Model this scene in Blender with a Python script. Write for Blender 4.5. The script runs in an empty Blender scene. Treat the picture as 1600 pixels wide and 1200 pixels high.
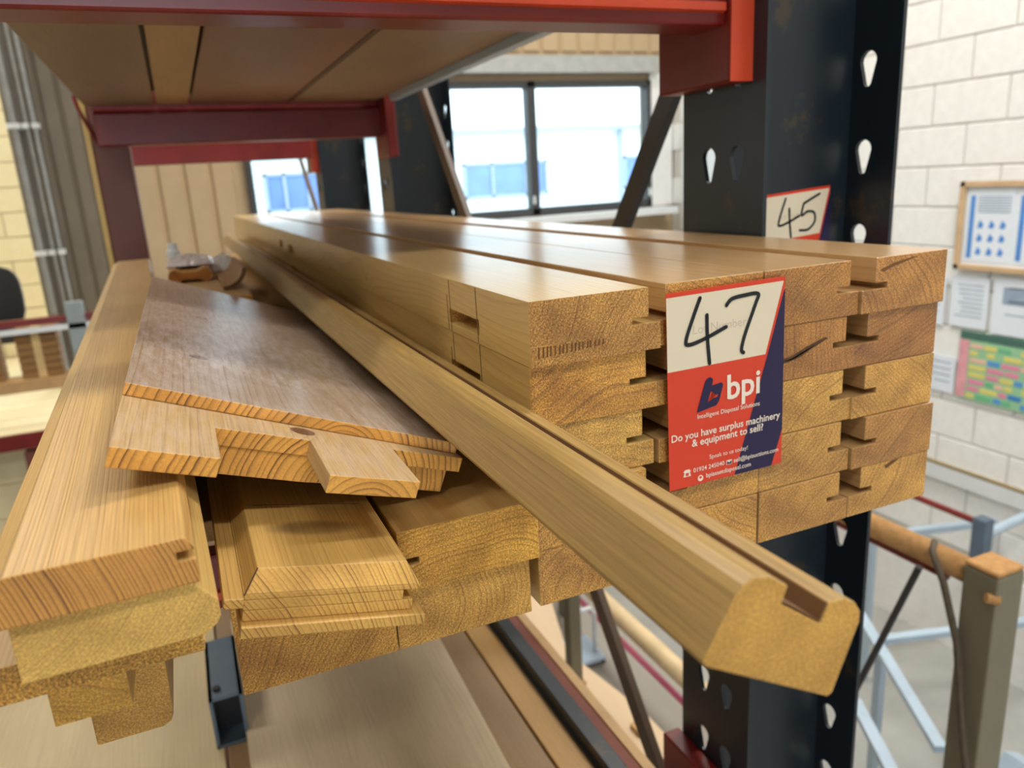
import bpy, bmesh, math, random
from mathutils import Vector, Matrix

random.seed(7)
scene = bpy.context.scene
COL = scene.collection
S = 0.449            # one layout unit in metres (the pile face stands one unit from the lens)
CZ = 3.0             # height of the lens above the workshop floor, metres

def V(x, y, z):
    return Vector((x * S, y * S, z * S + CZ))

# ------------------------------------------------------------------ camera
PITCH, ROLL, YAW, FPX = 15.13, -3.4, -22.6, 1190.0
cam_data = bpy.data.cameras.new('camera')
cam = bpy.data.objects.new('camera', cam_data)
COL.objects.link(cam)
cam_data.sensor_width = 36.0
cam_data.lens = FPX / 1600.0 * 36.0
cam_data.clip_start = 0.02
cam_data.clip_end = 200
p, r, yw = math.radians(PITCH), math.radians(ROLL), math.radians(YAW)
fw = Vector((0, math.cos(p), -math.sin(p))); up = Vector((0, math.sin(p), math.cos(p))); rt = Vector((1, 0, 0))
rt2 = rt * math.cos(r) + up * math.sin(r); up2 = -rt * math.sin(r) + up * math.cos(r)
Z = Matrix.Rotation(yw, 3, 'Z')
rt2, up2, fw = Z @ rt2, Z @ up2, Z @ fw
M = Matrix((rt2, up2, -fw)).transposed().to_4x4()
M.translation = V(0, 0, 0)
cam.matrix_world = M
cam_data.dof.use_dof = True
cam_data.dof.focus_distance = 0.46
cam_data.dof.aperture_fstop = 9.0
scene.camera = cam

# ------------------------------------------------------------------ light and exposure
world = bpy.data.worlds.new('world'); scene.world = world
world.use_nodes = True
bg = world.node_tree.nodes['Background']
bg.inputs['Color'].default_value = (0.80, 0.91, 1.0, 1)
bg.inputs['Strength'].default_value = 5.5
scene.view_settings.view_transform = 'Standard'
scene.view_settings.look = 'None'
scene.view_settings.gamma = 1.0
scene.view_settings.use_curve_mapping = False
scene.view_settings.exposure = -0.03

def area_light(name, loc, size_x, size_y, power, color, target=None):
    d = bpy.data.lights.new(name, 'AREA'); d.shape = 'RECTANGLE'
    d.size, d.size_y, d.energy, d.color = size_x, size_y, power, color
    o = bpy.data.objects.new(name, d); COL.objects.link(o); o.location = V(*loc)
    if target is not None:
        o.rotation_euler = (V(*target) - V(*loc)).to_track_quat('-Z', 'Y').to_euler()
    return o
LP = [46, 54, 54, 52, 130, 75, 95, 26]
LAMPS = [(-5.0, -5.0), (0.5, -4.0), (5.5, -4.0), (-4.5, 3.0), (5.4, 3.2), (5.0, 9.0), (-3.5, 14.0), (0.2, 10.5)]
for i, (lx, ly) in enumerate(LAMPS):
    area_light('lamp_light', (lx, ly, 7.75), 1.5, 0.35, LP[i], (1.0, 0.965, 0.90))

# ------------------------------------------------------------------ helpers
def link(o, parent=None):
    COL.objects.link(o)
    if parent is not None:
        o.parent = parent
    return o

def tag(o, label=None, cat=None, group=None, kind=None):
    if label: o['label'] = label
    if cat: o['category'] = cat
    if group: o['group'] = group
    if kind: o['kind'] = kind
    return o

def make(name, geo, mat, parent=None, loc=(0, 0, 0), bevel=0.0, smooth=False, mesh=None):
    """geo = (verts, faces) in layout units relative to loc; loc relative to the parent if there is one."""
    if mesh is None:
        vs, fs = geo
        mesh = bpy.data.meshes.new(name)
        mesh.from_pydata([(x * S, y * S, z * S) for x, y, z in vs], [], fs)
        mesh.update()
        bm = bmesh.new(); bm.from_mesh(mesh)
        bmesh.ops.recalc_face_normals(bm, faces=bm.faces)
        bm.to_mesh(mesh); bm.free()
        if smooth:
            for f in mesh.polygons: f.use_smooth = True
        if mat is not None: mesh.materials.append(mat)
    o = bpy.data.objects.new(name, mesh)
    link(o, parent)
    o.location = Vector(loc) * S if parent is not None else V(*loc)
    if bevel:
        m = o.modifiers.new('edge', 'BEVEL'); m.width = bevel; m.segments = 2; m.limit_method = 'ANGLE'; m.angle_limit = math.radians(35)
    return o

def empty(name, loc, label=None, cat=None, group=None, rot=None):
    o = bpy.data.objects.new(name, None); o.empty_display_size = 0.05
    link(o); o.location = V(*loc)
    if rot: o.rotation_euler = rot
    return tag(o, label, cat, group)

def box(x0, x1, y0, y1, z0, z1):
    v = [(x, y, z) for z in (z0, z1) for y in (y0, y1) for x in (x0, x1)]
    f = [(0, 2, 3, 1), (4, 5, 7, 6), (0, 1, 5, 4), (1, 3, 7, 5), (3, 2, 6, 7), (2, 0, 4, 6)]
    return v, f

def prism(profile, a0, a1, axis='y'):
    """profile: (u, w) points; 'y': (x, z) swept along y; 'x': (y, z) along x; 'z': (x, y) along z."""
    n = len(profile); v = []
    for a in (a0, a1):
        for (u, w) in profile:
            v.append({'y': (u, a, w), 'x': (a, u, w), 'z': (u, w, a)}[axis])
    f = [tuple(range(n)), tuple(range(2 * n - 1, n - 1, -1))]
    f += [(i, (i + 1) % n, n + (i + 1) % n, n + i) for i in range(n)]
    return v, f

def tube(path, rad, n=10, caps=True):
    """round bar along a list of points; rad a number or list."""
    pts = [Vector(q) for q in path]; v = []; f = []
    rads = rad if isinstance(rad, (list, tuple)) else [rad] * len(pts)
    prev = None
    for i, q in enumerate(pts):
        t = (pts[min(i + 1, len(pts) - 1)] - pts[max(i - 1, 0)]).normalized()
        if prev is None:
            a = t.orthogonal().normalized()
        else:
            a = (prev - t * prev.dot(t)).normalized()
        prev = a; b = t.cross(a)
        for k in range(n):
            th = 2 * math.pi * k / n
            v.append(tuple(q + (a * math.cos(th) + b * math.sin(th)) * rads[i]))
    for i in range(len(pts) - 1):
        for k in range(n):
            f.append((i * n + k, i * n + (k + 1) % n, (i + 1) * n + (k + 1) % n, (i + 1) * n + k))
    if caps:
        f.append(tuple(range(n))); f.append(tuple(range(len(pts) * n - 1, (len(pts) - 1) * n - 1, -1)))
    return v, f

def bar(p0, p1, w, t, side=(1, 0, 0)):
    """flat bar from p0 to p1, thickness t along side, width w across."""
    p0, p1, s = Vector(p0), Vector(p1), Vector(side).normalized()
    d = (p1 - p0).normalized(); c = d.cross(s).normalized()
    v = []
    for q in (p0, p1):
        for a, b in ((-1, -1), (1, -1), (1, 1), (-1, 1)):
            v.append(tuple(q + s * (a * t / 2) + c * (b * w / 2)))
    return v, [(0, 1, 2, 3), (7, 6, 5, 4), (0, 1, 5, 4), (1, 2, 6, 5), (2, 3, 7, 6), (3, 0, 4, 7)]

def join(*geos):
    v, f = [], []
    for gv, gf in geos:
        o = len(v); v += list(gv); f += [tuple(i + o for i in q) for q in gf]
    return v, f

def holed_plate(outer, holes, plane, a0, a1):
    """flat plate with holes: outer and holes are 2D loops; plane 'yz' (thickness along x) or 'xz' (along y)."""
    bm = bmesh.new()
    def P(u, w): return (a0, u, w) if plane == 'yz' else (u, a0, w)
    for loop in [outer] + holes:
        vs = [bm.verts.new(P(*q)) for q in loop]
        for i in range(len(vs)): bm.edges.new((vs[i], vs[(i + 1) % len(vs)]))
    bmesh.ops.triangle_fill(bm, use_beauty=True, edges=bm.edges[:])
    r_ = bmesh.ops.extrude_face_region(bm, geom=bm.faces[:])
    d = Vector((a1 - a0, 0, 0)) if plane == 'yz' else Vector((0, a1 - a0, 0))
    bmesh.ops.translate(bm, vec=d, verts=[g for g in r_['geom'] if isinstance(g, bmesh.types.BMVert)])
    bm.verts.index_update()
    v = [tuple(q.co) for q in bm.verts]; f = [tuple(q.index for q in fc.verts) for fc in bm.faces]
    bm.free()
    return v, f

def copy_tree(root, loc):
    c = root.copy(); COL.objects.link(c); c.location = V(*loc)
    for ch in root.children:
        d = ch.copy(); COL.objects.link(d); d.parent = c
        for g in ch.children:
            e = g.copy(); COL.objects.link(e); e.parent = d
    return c

# ------------------------------------------------------------------ materials
def srgb(r_, g_, b_):
    def c(x):
        x /= 255.0
        return x / 12.92 if x <= 0.04045 else ((x + 0.055) / 1.055) ** 2.4
    return (c(r_), c(g_), c(b_), 1)

class NT:
    def __init__(s, name):
        s.m = bpy.data.materials.new(name); s.m.use_nodes = True
        s.t = s.m.node_tree; s.b = s.t.nodes['Principled BSDF']
    def n(s, typ, **kw):
        nd = s.t.nodes.new(typ)
        for k, v in kw.items():
            if k in nd.inputs: nd.inputs[k].default_value = v
            else: setattr(nd, k, v)
        return nd
    def l(s, a, b): s.t.links.new(a, b)
    def math(s, op, a, b=None, c=None):
        nd = s.t.nodes.new('ShaderNodeMath'); nd.operation = op
        for i, x in enumerate((a, b, c)):
            if x is None: continue
            if isinstance(x, (int, float)): nd.inputs[i].default_value = x
            else: s.l(x, nd.inputs[i])
        return nd.outputs[0]
    def mix(s, fac, a, b, blend='MIX'):
        nd = s.t.nodes.new('ShaderNodeMix'); nd.data_type = 'RGBA'; nd.blend_type = blend
        for sock, x in ((nd.inputs['Factor'], fac), (nd.inputs['A'], a), (nd.inputs['B'], b)):
            if isinstance(x, (int, float)): sock.default_value = x
            elif isinstance(x, tuple): sock.default_value = x
            else: s.l(x, sock)
        return nd.outputs['Result']
    def ramp(s, fac, stops):
        nd = s.t.nodes.new('ShaderNodeValToRGB')
        while len(nd.color_ramp.elements) < len(stops): nd.color_ramp.elements.new(0.5)
        for e, (pos, c) in zip(nd.color_ramp.elements, stops):
            e.position = pos; e.color = c if isinstance(c, tuple) else (c, c, c, 1)
        s.l(fac, nd.inputs[0]); return nd.outputs[0]
    def coords(s, scale=(1, 1, 1), out='Object'):
        tc = s.t.nodes.new('ShaderNodeTexCoord'); mp = s.t.nodes.new('ShaderNodeMapping')
        mp.inputs['Scale'].default_value = scale
        s.l(tc.outputs[out], mp.inputs['Vector']); return mp.outputs['Vector']
    def noise(s, vec, scale, detail=3, rough=0.55):
        nd = s.n('ShaderNodeTexNoise', Scale=scale, Detail=detail, Roughness=rough)
        s.l(vec, nd.inputs['Vector']); return nd.outputs['Fac']
    def bump(s, h, strength, dist):
        nd = s.n('ShaderNodeBump', Strength=strength, Distance=dist)
        s.l(h, nd.inputs['Height']); s.l(nd.outputs['Normal'], s.b.inputs['Normal'])

def plain(name, color, rough=0.6, metal=0.0, var=0.12, nscale=12, bump=0.0, spots=None, stretch=(1, 1, 1), spec=0.5):
    t = NT(name)
    vec = t.coords(stretch)
    f = t.noise(vec, nscale, 4, 0.6)
    dark = tuple(c * (1 - var) for c in color[:3]) + (1,); lite = tuple(min(1, c * (1 + var)) for c in color[:3]) + (1,)
    col = t.ramp(f, [(0.3, dark), (0.7, lite)])
    if spots:
        sc, thr, sp = spots
        f2 = t.noise(t.coords(), sc, 5, 0.7)
        col = t.mix(t.ramp(f2, [(thr, 0.0), (thr + 0.05, 1.0)]), col, sp)
    t.l(col, t.b.inputs['Base Color'])
    t.b.inputs['Roughness'].default_value = rough; t.b.inputs['Metallic'].default_value = metal
    t.b.inputs['Specular IOR Level'].default_value = spec
    if bump: t.bump(f, bump, 0.002)
    return t.m

def wood(name, lite, dark, pith=(0.02, -0.06), freq=260, wob=1.0, tilt=0.02, rough=0.45, end=None, contrast=1.0,
         scuff=0.0, knots=(), fine=0.5, endrough=1.0, stain=None, edark=None, econ=0.75, fbump=0.22, coat=0.0):
    """solid growth-ring wood: pith runs along the piece (object Y), end grain shows the arcs."""
    t = NT(name)
    tc = t.n('ShaderNodeTexCoord'); P = tc.outputs['Object']
    sep = t.n('ShaderNodeSeparateXYZ'); t.l(P, sep.inputs[0])
    X, Y, Zc = sep.outputs
    low = t.coords((6, 1.3, 6)); wn = t.n('ShaderNodeTexNoise', Scale=1.0, Detail=2.0); t.l(low, wn.inputs['Vector'])
    sp2 = t.n('ShaderNodeSeparateColor'); t.l(wn.outputs['Color'], sp2.inputs[0])
    dx = t.math('MULTIPLY_ADD', sp2.outputs[0], 0.05 * wob, -0.025 * wob)
    dz = t.math('MULTIPLY_ADD', sp2.outputs[1], 0.05 * wob, -0.025 * wob)
    px = t.math('ADD', t.math('SUBTRACT', X, pith[0]), dx)
    pz = t.math('ADD', t.math('SUBTRACT', t.math('MULTIPLY_ADD', Y, tilt, Zc), pith[1]), dz)
    # knots push the rings aside
    kmask = None
    for (kx, ky, kz, kr) in knots:
        d = t.n('ShaderNodeVectorMath', operation='DISTANCE'); t.l(P, d.inputs[0]); d.inputs[1].default_value = (kx, ky, kz)
        q = t.math('POWER', 2.718, t.math('MULTIPLY', t.math('POWER', t.math('DIVIDE', d.outputs['Value'], kr * 2.2), 2.0), -1.0))
        pz = t.math('MULTIPLY_ADD', q, kr * 1.2, pz)
        kk = t.math('LESS_THAN', d.outputs['Value'], kr)
        kmask = kk if kmask is None else t.math('MAXIMUM', kmask, kk)
    rad = t.math('SQRT', t.math('ADD', t.math('MULTIPLY', px, px), t.math('MULTIPLY', pz, pz)))
    jit = t.noise(t.coords((60, 3, 60)), 1.0, 2)
    rv = t.n('ShaderNodeCombineXYZ'); t.l(t.math('MULTIPLY', rad, freq * 0.22), rv.inputs[0])
    vary = t.noise(rv.outputs[0], 1.0, 2)
    phase = t.math('ADD', t.math('ADD', t.math('MULTIPLY', rad, freq), t.math('MULTIPLY', jit, 0.5)), t.math('MULTIPLY', vary, 3.2))
    ring = t.math('FRACT', phase)
    rv2 = t.n('ShaderNodeCombineXYZ'); t.l(t.math('MULTIPLY', t.math('FLOOR', phase), 7.31), rv2.inputs[0])
    wn2 = t.n('ShaderNodeTexWhiteNoise', noise_dimensions='3D'); t.l(rv2.outputs[0], wn2.inputs['Vector'])
    prof = t.ramp(ring, [(0.0, 0.0), (0.50, 0.06), (0.76, 0.55), (0.88, 1.0), (0.95, 0.8), (1.0, 0.0)])
    prof = t.math('MULTIPLY', prof, t.math('MULTIPLY_ADD', wn2.outputs['Value'], 0.75, 0.4))
    band = t.noise(t.coords((25, 0.8, 25)), 1.0, 2)
    amt = t.math('MULTIPLY', t.math('MULTIPLY', prof, contrast), t.math('MULTIPLY_ADD', band, 1.2, 0.1))
    amt = t.math('MINIMUM', amt, 1.0)
    col = t.mix(amt, lite, dark)
    fib = t.noise(t.coords((900, 14, 900)), 1.0, 3, 0.65)
    fcol = t.ramp(fib, [(0.25, (1 - 0.30 * fine,) * 3 + (1,)), (0.75, (1 + 0.18 * fine,) * 3 + (1,))])
    col = t.mix(1.0, col, fcol, 'MULTIPLY')
    blot = t.noise(t.coords((9, 2.2, 9)), 1.0, 3)
    col = t.mix(1.0, col, t.ramp(blot, [(0.3, (0.86, 0.84, 0.80, 1)), (0.7, (1.08, 1.08, 1.08, 1))]), 'MULTIPLY')
    # end grain: object-space normal along Y
    nsep = t.n('ShaderNodeSeparateXYZ'); t.l(tc.outputs['Normal'], nsep.inputs[0])
    endm = t.ramp(t.math('ABSOLUTE', nsep.outputs[1]), [(0.45, 0.0), (0.75, 1.0)])
    speck = t.noise(t.coords((820, 820, 820)), 1.0, 3, 0.65)
    ecol = end if end else tuple(c * 0.8 for c in lite[:3]) + (1,)
    edk = edark if edark else (ecol[0] * 0.50, ecol[1] * 0.42, ecol[2] * 0.34, 1)
    e1 = t.mix(t.math('MINIMUM', t.math('MULTIPLY', prof, econ), 1.0), ecol, edk)
    big = t.noise(t.coords((22, 22, 22)), 1.0, 3, 0.5)
    e1 = t.mix(0.35 + 0.55 * min(1, endrough), e1, t.ramp(big, [(0.35, (0.58, 0.50, 0.38, 1)), (0.62, (1.14, 1.14, 1.10, 1))]), 'MULTIPLY')
    e1 = t.mix(min(1, 0.75 * endrough), e1, t.ramp(speck, [(0.36, (0.42, 0.35, 0.26, 1)), (0.5, (0.92, 0.90, 0.86, 1)), (0.64, (1.65, 1.62, 1.45, 1))]), 'MULTIPLY')
    col = t.mix(endm, col, e1)
    if kmask is not None:
        kcol = t.mix(t.noise(t.coords((300, 300, 300)), 1.0), srgb(40, 25, 15), srgb(125, 75, 35))
        col = t.mix(kmask, col, kcol)
    rg = rough
    if scuff:
        sc1 = t.noise(t.coords((150, 30, 150)), 1.0, 5, 0.75); sc2 = t.noise(t.coords((5, 4, 5)), 1.0, 2)
        sm = t.math('MULTIPLY', t.ramp(sc1, [(0.42, 0.0), (0.62, 1.0)]), t.ramp(sc2, [(0.30, 0.0), (0.48, 1.0)]))
        up_ = t.ramp(nsep.outputs[2], [(0.6, 0.0), (0.9, 1.0)])
        sm = t.math('MULTIPLY', t.math('MULTIPLY', sm, up_), scuff)
        col = t.mix(sm, col, srgb(214, 200, 196))
    if stain:
        c0, r0 = stain
        d = t.n('ShaderNodeVectorMath', operation='DISTANCE'); t.l(t.coords((1, 2.6, 1)), d.inputs[0]); d.inputs[1].default_value = c0
        sm = t.ramp(t.math('ADD', t.math('DIVIDE', d.outputs['Value'], r0), t.math('MULTIPLY_ADD', blot, 1.2, -0.6)), [(0.45, 0.55), (0.9, 0.0)])
        col = t.mix(sm, col, srgb(70, 55, 38))
    if coat:
        t.b.inputs['Coat Weight'].default_value = coat; t.b.inputs['Coat Roughness'].default_value = 0.2
    t.l(col, t.b.inputs['Base Color'])
    rmix = t.math('MULTIPLY_ADD', endm, 0.3, rg); t.l(rmix, t.b.inputs['Roughness']); t.b.inputs['Specular IOR Level'].default_value = 0.7
    h = t.math('ADD', t.math('MULTIPLY', fib, fbump), t.math('MULTIPLY', t.math('MULTIPLY', speck, endm), 1.3 * endrough))
    h = t.math('ADD', h, t.math('MULTIPLY', prof, -0.25 if fbump > 0.15 else -0.05))
    t.bump(h, 0.55, 0.0006)
    return t.m

PINE_L, PINE_D, PINE_E = srgb(222, 180, 112), srgb(172, 116, 54), srgb(218, 166, 82)
random.seed(11)
_wood_i = [0]
def pine(**kw):
    _wood_i[0] += 1
    k = random.uniform(0.92, 1.06); w = random.uniform(0.94, 1.05)
    a = dict(lite=(PINE_L[0] * k, PINE_L[1] * k * w, PINE_L[2] * k * w, 1), dark=PINE_D,
             end=(PINE_E[0] * k, PINE_E[1] * k * w, PINE_E[2] * k * w * w, 1),
             pith=(random.uniform(-0.03, 0.08), random.choice((-1, 1)) * random.uniform(0.02, 0.07)),
             freq=random.uniform(190, 330), tilt=random.uniform(-0.02, 0.02))
    a.update(kw)
    l_ = a['lite']; a['lite'] = (l_[0] * 0.92, l_[1] * 0.93, l_[2] * 0.84, 1)
    e_ = a['end']; a['end'] = (e_[0] * 1.03, e_[1] * 1.0, e_[2] * 0.76, 1)
    return wood('wood_%d' % _wood_i[0], **a)

M_RED = plain('red_enamel', srgb(112, 25, 21), 0.34, var=0.18, nscale=9, bump=0.1, spots=(45, 0.70, srgb(40, 22, 18)))
M_RED_LIT = plain('red_enamel_lit', srgb(192, 66, 36), 0.42, var=0.12, nscale=14, spots=(50, 0.68, srgb(70, 35, 25)))  # brighter orange tone paints the light caught on the red beam edges
M_POST = plain('blue_black_steel', srgb(24, 35, 44), 0.36, var=0.3, nscale=5, bump=0.1, spots=(9, 0.60, srgb(58, 50, 40)), stretch=(1, 1, 0.5))
M_BROWNPOST = plain('maroon_steel', srgb(104, 58, 46), 0.5, var=0.15, nscale=6)
M_DARK = plain('black_paint', srgb(28, 28, 30), 0.5)
M_BRACE = plain('dark_strut_steel', srgb(52, 50, 52), 0.5, var=0.2, nscale=7)
M_BRACE_B = plain('brown_strut_steel', srgb(88, 68, 52), 0.5, var=0.2, nscale=7)
M_GREYPOST = plain('khaki_grey_paint', srgb(118, 112, 92), 0.45, var=0.08, nscale=7, spots=(30, 0.72, srgb(190, 180, 150)))
M_DUST = plain('sawdust_coat', srgb(176, 132, 82), 0.9, var=0.2, nscale=60, bump=0.4)
M_CABLE = plain('dusty_cable', srgb(84, 72, 56), 0.7, var=0.2, nscale=70)
M_WHITE = plain('white_block_paint', srgb(238, 238, 236), 0.7, var=0.04, nscale=20, bump=0.25)
M_MORTAR = plain('painted_mortar', srgb(208, 205, 197), 0.85, var=0.05, nscale=30)
M_CREAM = plain('cream_block_paint', srgb(238, 222, 178), 0.7, var=0.04, nscale=12, bump=0.2)
M_CREAM_J = plain('cream_joint', srgb(196, 172, 128), 0.8)
M_CLAD = plain('beige_cladding', srgb(182, 158, 124), 0.55, var=0.06, nscale=5)
M_CLAD_SHADED = plain('shaded_cladding', srgb(120, 112, 100), 0.5, var=0.08, nscale=5)  # darker grey puts the return wall's shade into its colour
M_FLOOR = plain('concrete_floor', srgb(168, 168, 164), 0.6, var=0.12, nscale=3, bump=0.1)
M_DECK = plain('grey_brown_deck', srgb(150, 120, 98), 0.6, var=0.16, nscale=3, stretch=(5, 0.6, 5))
M_PLY = plain('birch_ply', srgb(216, 188, 152), 0.6, var=0.08, nscale=3, stretch=(4, 0.6, 4))
M_FRAME = plain('dark_window_frame', srgb(58, 60, 62), 0.5)
M_PVC = plain('white_trim', srgb(222, 226, 228), 0.45, var=0.03)
M_STEEL = plain('pale_blue_steel', srgb(172, 190, 206), 0.4, var=0.08, nscale=6)
M_BLUESTEEL = plain('slate_steel', srgb(88, 104, 120), 0.45, var=0.1)
M_PINK = plain('pink_tape', srgb(226, 110, 150), 0.5)
M_CLOTH = plain('clear_plastic_film', srgb(214, 204, 204), 0.25, var=0.1, nscale=40, bump=0.5)
M_PIPE = plain('grey_conduit', srgb(146, 146, 144), 0.4, metal=0.4)
M_PAPER = plain('white_paper', srgb(226, 234, 244), 0.8, var=0.02)
M_OUTWALL = plain('outside_white_cladding', srgb(226, 234, 232), 0.7, var=0.02)
M_OUTROOF = plain('outside_pale_roof', srgb(222, 224, 222), 0.7, var=0.05, nscale=0.6)
M_OUTGLASS = plain('outside_blue_glass', srgb(96, 130, 190), 0.2, var=0.25, nscale=0.6)
M_OUTFRAME = plain('outside_grey_trim', srgb(150, 166, 180), 0.6)
M_GROUND = plain('outside_asphalt', srgb(150, 152, 150), 0.9, nscale=1)

def glass_mat():
    m = bpy.data.materials.new('window_glass'); m.use_nodes = True
    t = m.node_tree; t.nodes.clear()
    o = t.nodes.new('ShaderNodeOutputMaterial'); mx = t.nodes.new('ShaderNodeMixShader')
    a = t.nodes.new('ShaderNodeBsdfTransparent'); a.inputs['Color'].default_value = (0.93, 0.98, 1.0, 1)
    g = t.nodes.new('ShaderNodeBsdfGlossy'); g.inputs['Roughness'].default_value = 0.05
    mx.inputs[0].default_value = 0.06
    t.links.new(a.outputs[0], mx.inputs[1]); t.links.new(g.outputs[0], mx.inputs[2]); t.links.new(mx.outputs[0], o.inputs[0])
    return m
M_GLASS = glass_mat()
def lamp_mat():
    t = NT('lamp_diffuser'); t.b.inputs['Emission Color'].default_value = (1, 0.95, 0.86, 1); t.b.inputs['Emission Strength'].default_value = 3.0
    t.b.inputs['Base Color'].default_value = (0.9, 0.9, 0.9, 1)
    return t.m
M_LAMP = lamp_mat()

# ================================================================== THE SETTING
FZ = -6.68           # workshop floor
struct = lambda o: tag(o, kind='structure')
struct(make('floor', box(-16, 10, -14, 20.5, -0.2, 0), M_FLOOR, loc=(0, 0, FZ)))
struct(make('wall_front', join(box(-16, -5, -0.3, 0, FZ, 8), box(2.0, 9.4, -0.3, 0, FZ, 8), box(-5, 2.0, -0.3, 0, 2.0, 8), box(-5, 2.0, -0.3, 0, FZ, -4.2)), plain('front_wall_paint', srgb(196, 186, 166), 0.8), loc=(0, -14, 0)))  # opening between the pieces is added to let frontal daylight in
struct(make('wall_side', box(-0.3, 0, -14, 20.5, FZ, 8), plain('side_wall_paint', srgb(196, 186, 166), 0.8), loc=(-16, 0, 0)))
struct(make('ceiling', box(-16, 10, -14, 20.5, 0, 0.2), plain('ceiling_sheet', srgb(190, 186, 176), 0.7), loc=(0, 0, 8.0)))
for lx, ly in LAMPS:
    r_ = empty('ceiling_light', (lx, ly, 8.0), 'white batten lamp under the workshop roof', 'ceiling light', 'roof lamps')
    make('housing', box(-1.75, 1.75, -0.45, 0.45, -0.12, 0), M_PVC, r_)
    make('diffuser', box(-1.65, 1.65, -0.38, 0.38, -0.17, -0.12), M_LAMP, r_)

# white block wall on the right, blocks built one by one where they can be told apart
WX = 9.0
wall_r = struct(make('wall_right', box(0, 0.35, -14, 13.2, 0, 14.68), M_MORTAR, loc=(WX + 0.02, 0, FZ)))
BH, BL = 0.5, 0.98
blk = None
row = 0
z = FZ
while z < 3.4:
    y = 4.3 + (0.49 if row % 2 else 0)
    while y < 12.6:
        if z > -5.2:
            if blk is None:
                o = make('block', box(-0.022, 0.03, 0.012, BL - 0.012, 0.011, BH - 0.011), M_WHITE, wall_r, loc=(0, y, z - FZ), bevel=0.004)
                blk = o.data
            else:
                o = make('block', None, None, wall_r, loc=(0, y, z - FZ), mesh=blk)
                m = o.modifiers.new('edge', 'BEVEL'); m.width = 0.004; m.segments = 1
            o.rotation_euler = (0, random.uniform(-0.004, 0.004), random.uniform(-0.003, 0.003))
        y += BL
    z += BH; row += 1
make('plaster_low', box(-0.03, 0.02, -14, 13.0, 0, 1.4), M_WHITE, wall_r)
make('plaster_near', box(-0.03, 0.02, -14, 4.3, 1.4, 14.6), M_WHITE, wall_r)
struct(make('trim_1', box(-0.10, -0.005, 4.0, 12.8, -0.10, 0.10), M_PVC, loc=(WX, 0, -4.16)))
make('cable', tube([(-0.08, 4.0, 0.12), (-0.08, 8, 0.13), (-0.08, 12.6, 0.12)], 0.025, 8), plain('tan_cable', srgb(150, 128, 84)), bpy.data.objects['trim_1'])

# back wall: cladding boards, window band
BY = 12.9
W0, W1, WB, WT = 1.10, 8.47, -0.68, 1.60
wall_b = struct(make('wall_back', join(box(-0.9, W0, 0, 0.3, FZ, 8), box(W1, WX, 0, 0.3, FZ, 8), box(W0, W1, 0, 0.3, FZ, WB), box(W0, W1, 0, 0.3, WT, 8)), M_CLAD, loc=(0, BY, 0)))
def clad_board(w, h):
    return prism([(0.01, 0), (0.05, -0.045), (w - 0.05, -0.045), (w - 0.01, 0)], 0, h, 'z')
cb1 = None
x = -0.9
while x < W0 - 0.3:
    if cb1 is None: cb1 = make('cladding_board', clad_board(0.37, 8 + 4.5), M_CLAD, wall_b, loc=(x, 0, -4.5)).data
    else: make('cladding_board', None, None, wall_b, loc=(x, 0, -4.5), mesh=cb1)
    x += 0.37
cb2 = None
x = W0
while x < WX - 0.25:
    if cb2 is None: cb2 = make('cladding_board', clad_board(0.37, 5.8), M_CLAD, wall_b, loc=(x, 0, WT + 0.5)).data
    else: make('cladding_board', None, None, wall_b, loc=(x, 0, WT + 0.5), mesh=cb2)
    x += 0.37
struct(make('trim_2', box(W0 - 0.1, W1 + 0.1, -0.22, 0, 0, 0.28), plain('grey_lintel', srgb(170, 172, 170), 0.6), loc=(0, BY, WT + 0.12)))
struct(make('trim_3', box(W0 - 0.1, W1 + 0.3, -0.55, 0, -0.12, 0), M_PVC, loc=(0, BY, WB - 0.02)))
struct(make('trim_4', box(W1, WX - 0.03, -0.02, 0.0, WB, WT + 0.12), M_WHITE, loc=(0, BY - 0.04, 0)))
MUL = [W0, 3.57, 6.02, W1]
for i in range(3):
    a, b = MUL[i], MUL[i + 1]
    t_ = 0.10 if i < 2 else 0.07
    w = struct(make('window_%d' % (i + 1), join(box(a, a + t_, -0.12, 0.1, WB, WT), box(b - 0.09, b, -0.12, 0.1, WB, WT), box(a, b, -0.12, 0.1, WB, WB + 0.13), box(a, b, -0.12, 0.1, WT - 0.11, WT)), M_FRAME, loc=(0, BY, 0), bevel=0.004))
    make('pane', box(a + t_, b - 0.09, 0.0, 0.012, WB + 0.13, WT - 0.11), M_GLASS, w)
    make('handle', join(box(b - 0.075, b - 0.045, -0.17, -0.12, WB + 0.2, WB + 0.34)), M_PVC, w)
# added panel for the bluish light on the right wall near the corner
pr_ = tag(empty('lit_wall_panel', (WX - 0.03, 12.4, -2.6), 'added pale panel standing in for bluish light on wall by window corner', 'lit_wall_panel'))
for k in range(5):
    make('column', prism([(-1.9 + k * 0.36, -0.12), (-1.87 + k * 0.36, -0.16), (-1.6 + k * 0.36, -0.16), (-1.57 + k * 0.36, -0.12), (-1.57 + k * 0.36, 0), (-1.9 + k * 0.36, 0)], 0.0, 3.4, 'z') if False else box(-0.16, -0.02, -1.9 + k * 0.36, -1.57 + k * 0.36, 0.0, 3.4), M_PVC, pr_, bevel=0.006)
make('panel_stub', tube([(-0.1, -2.0, 0.1), (-0.1, -1.85, 0.1)], 0.05, 10), M_PVC, pr_)

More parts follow.
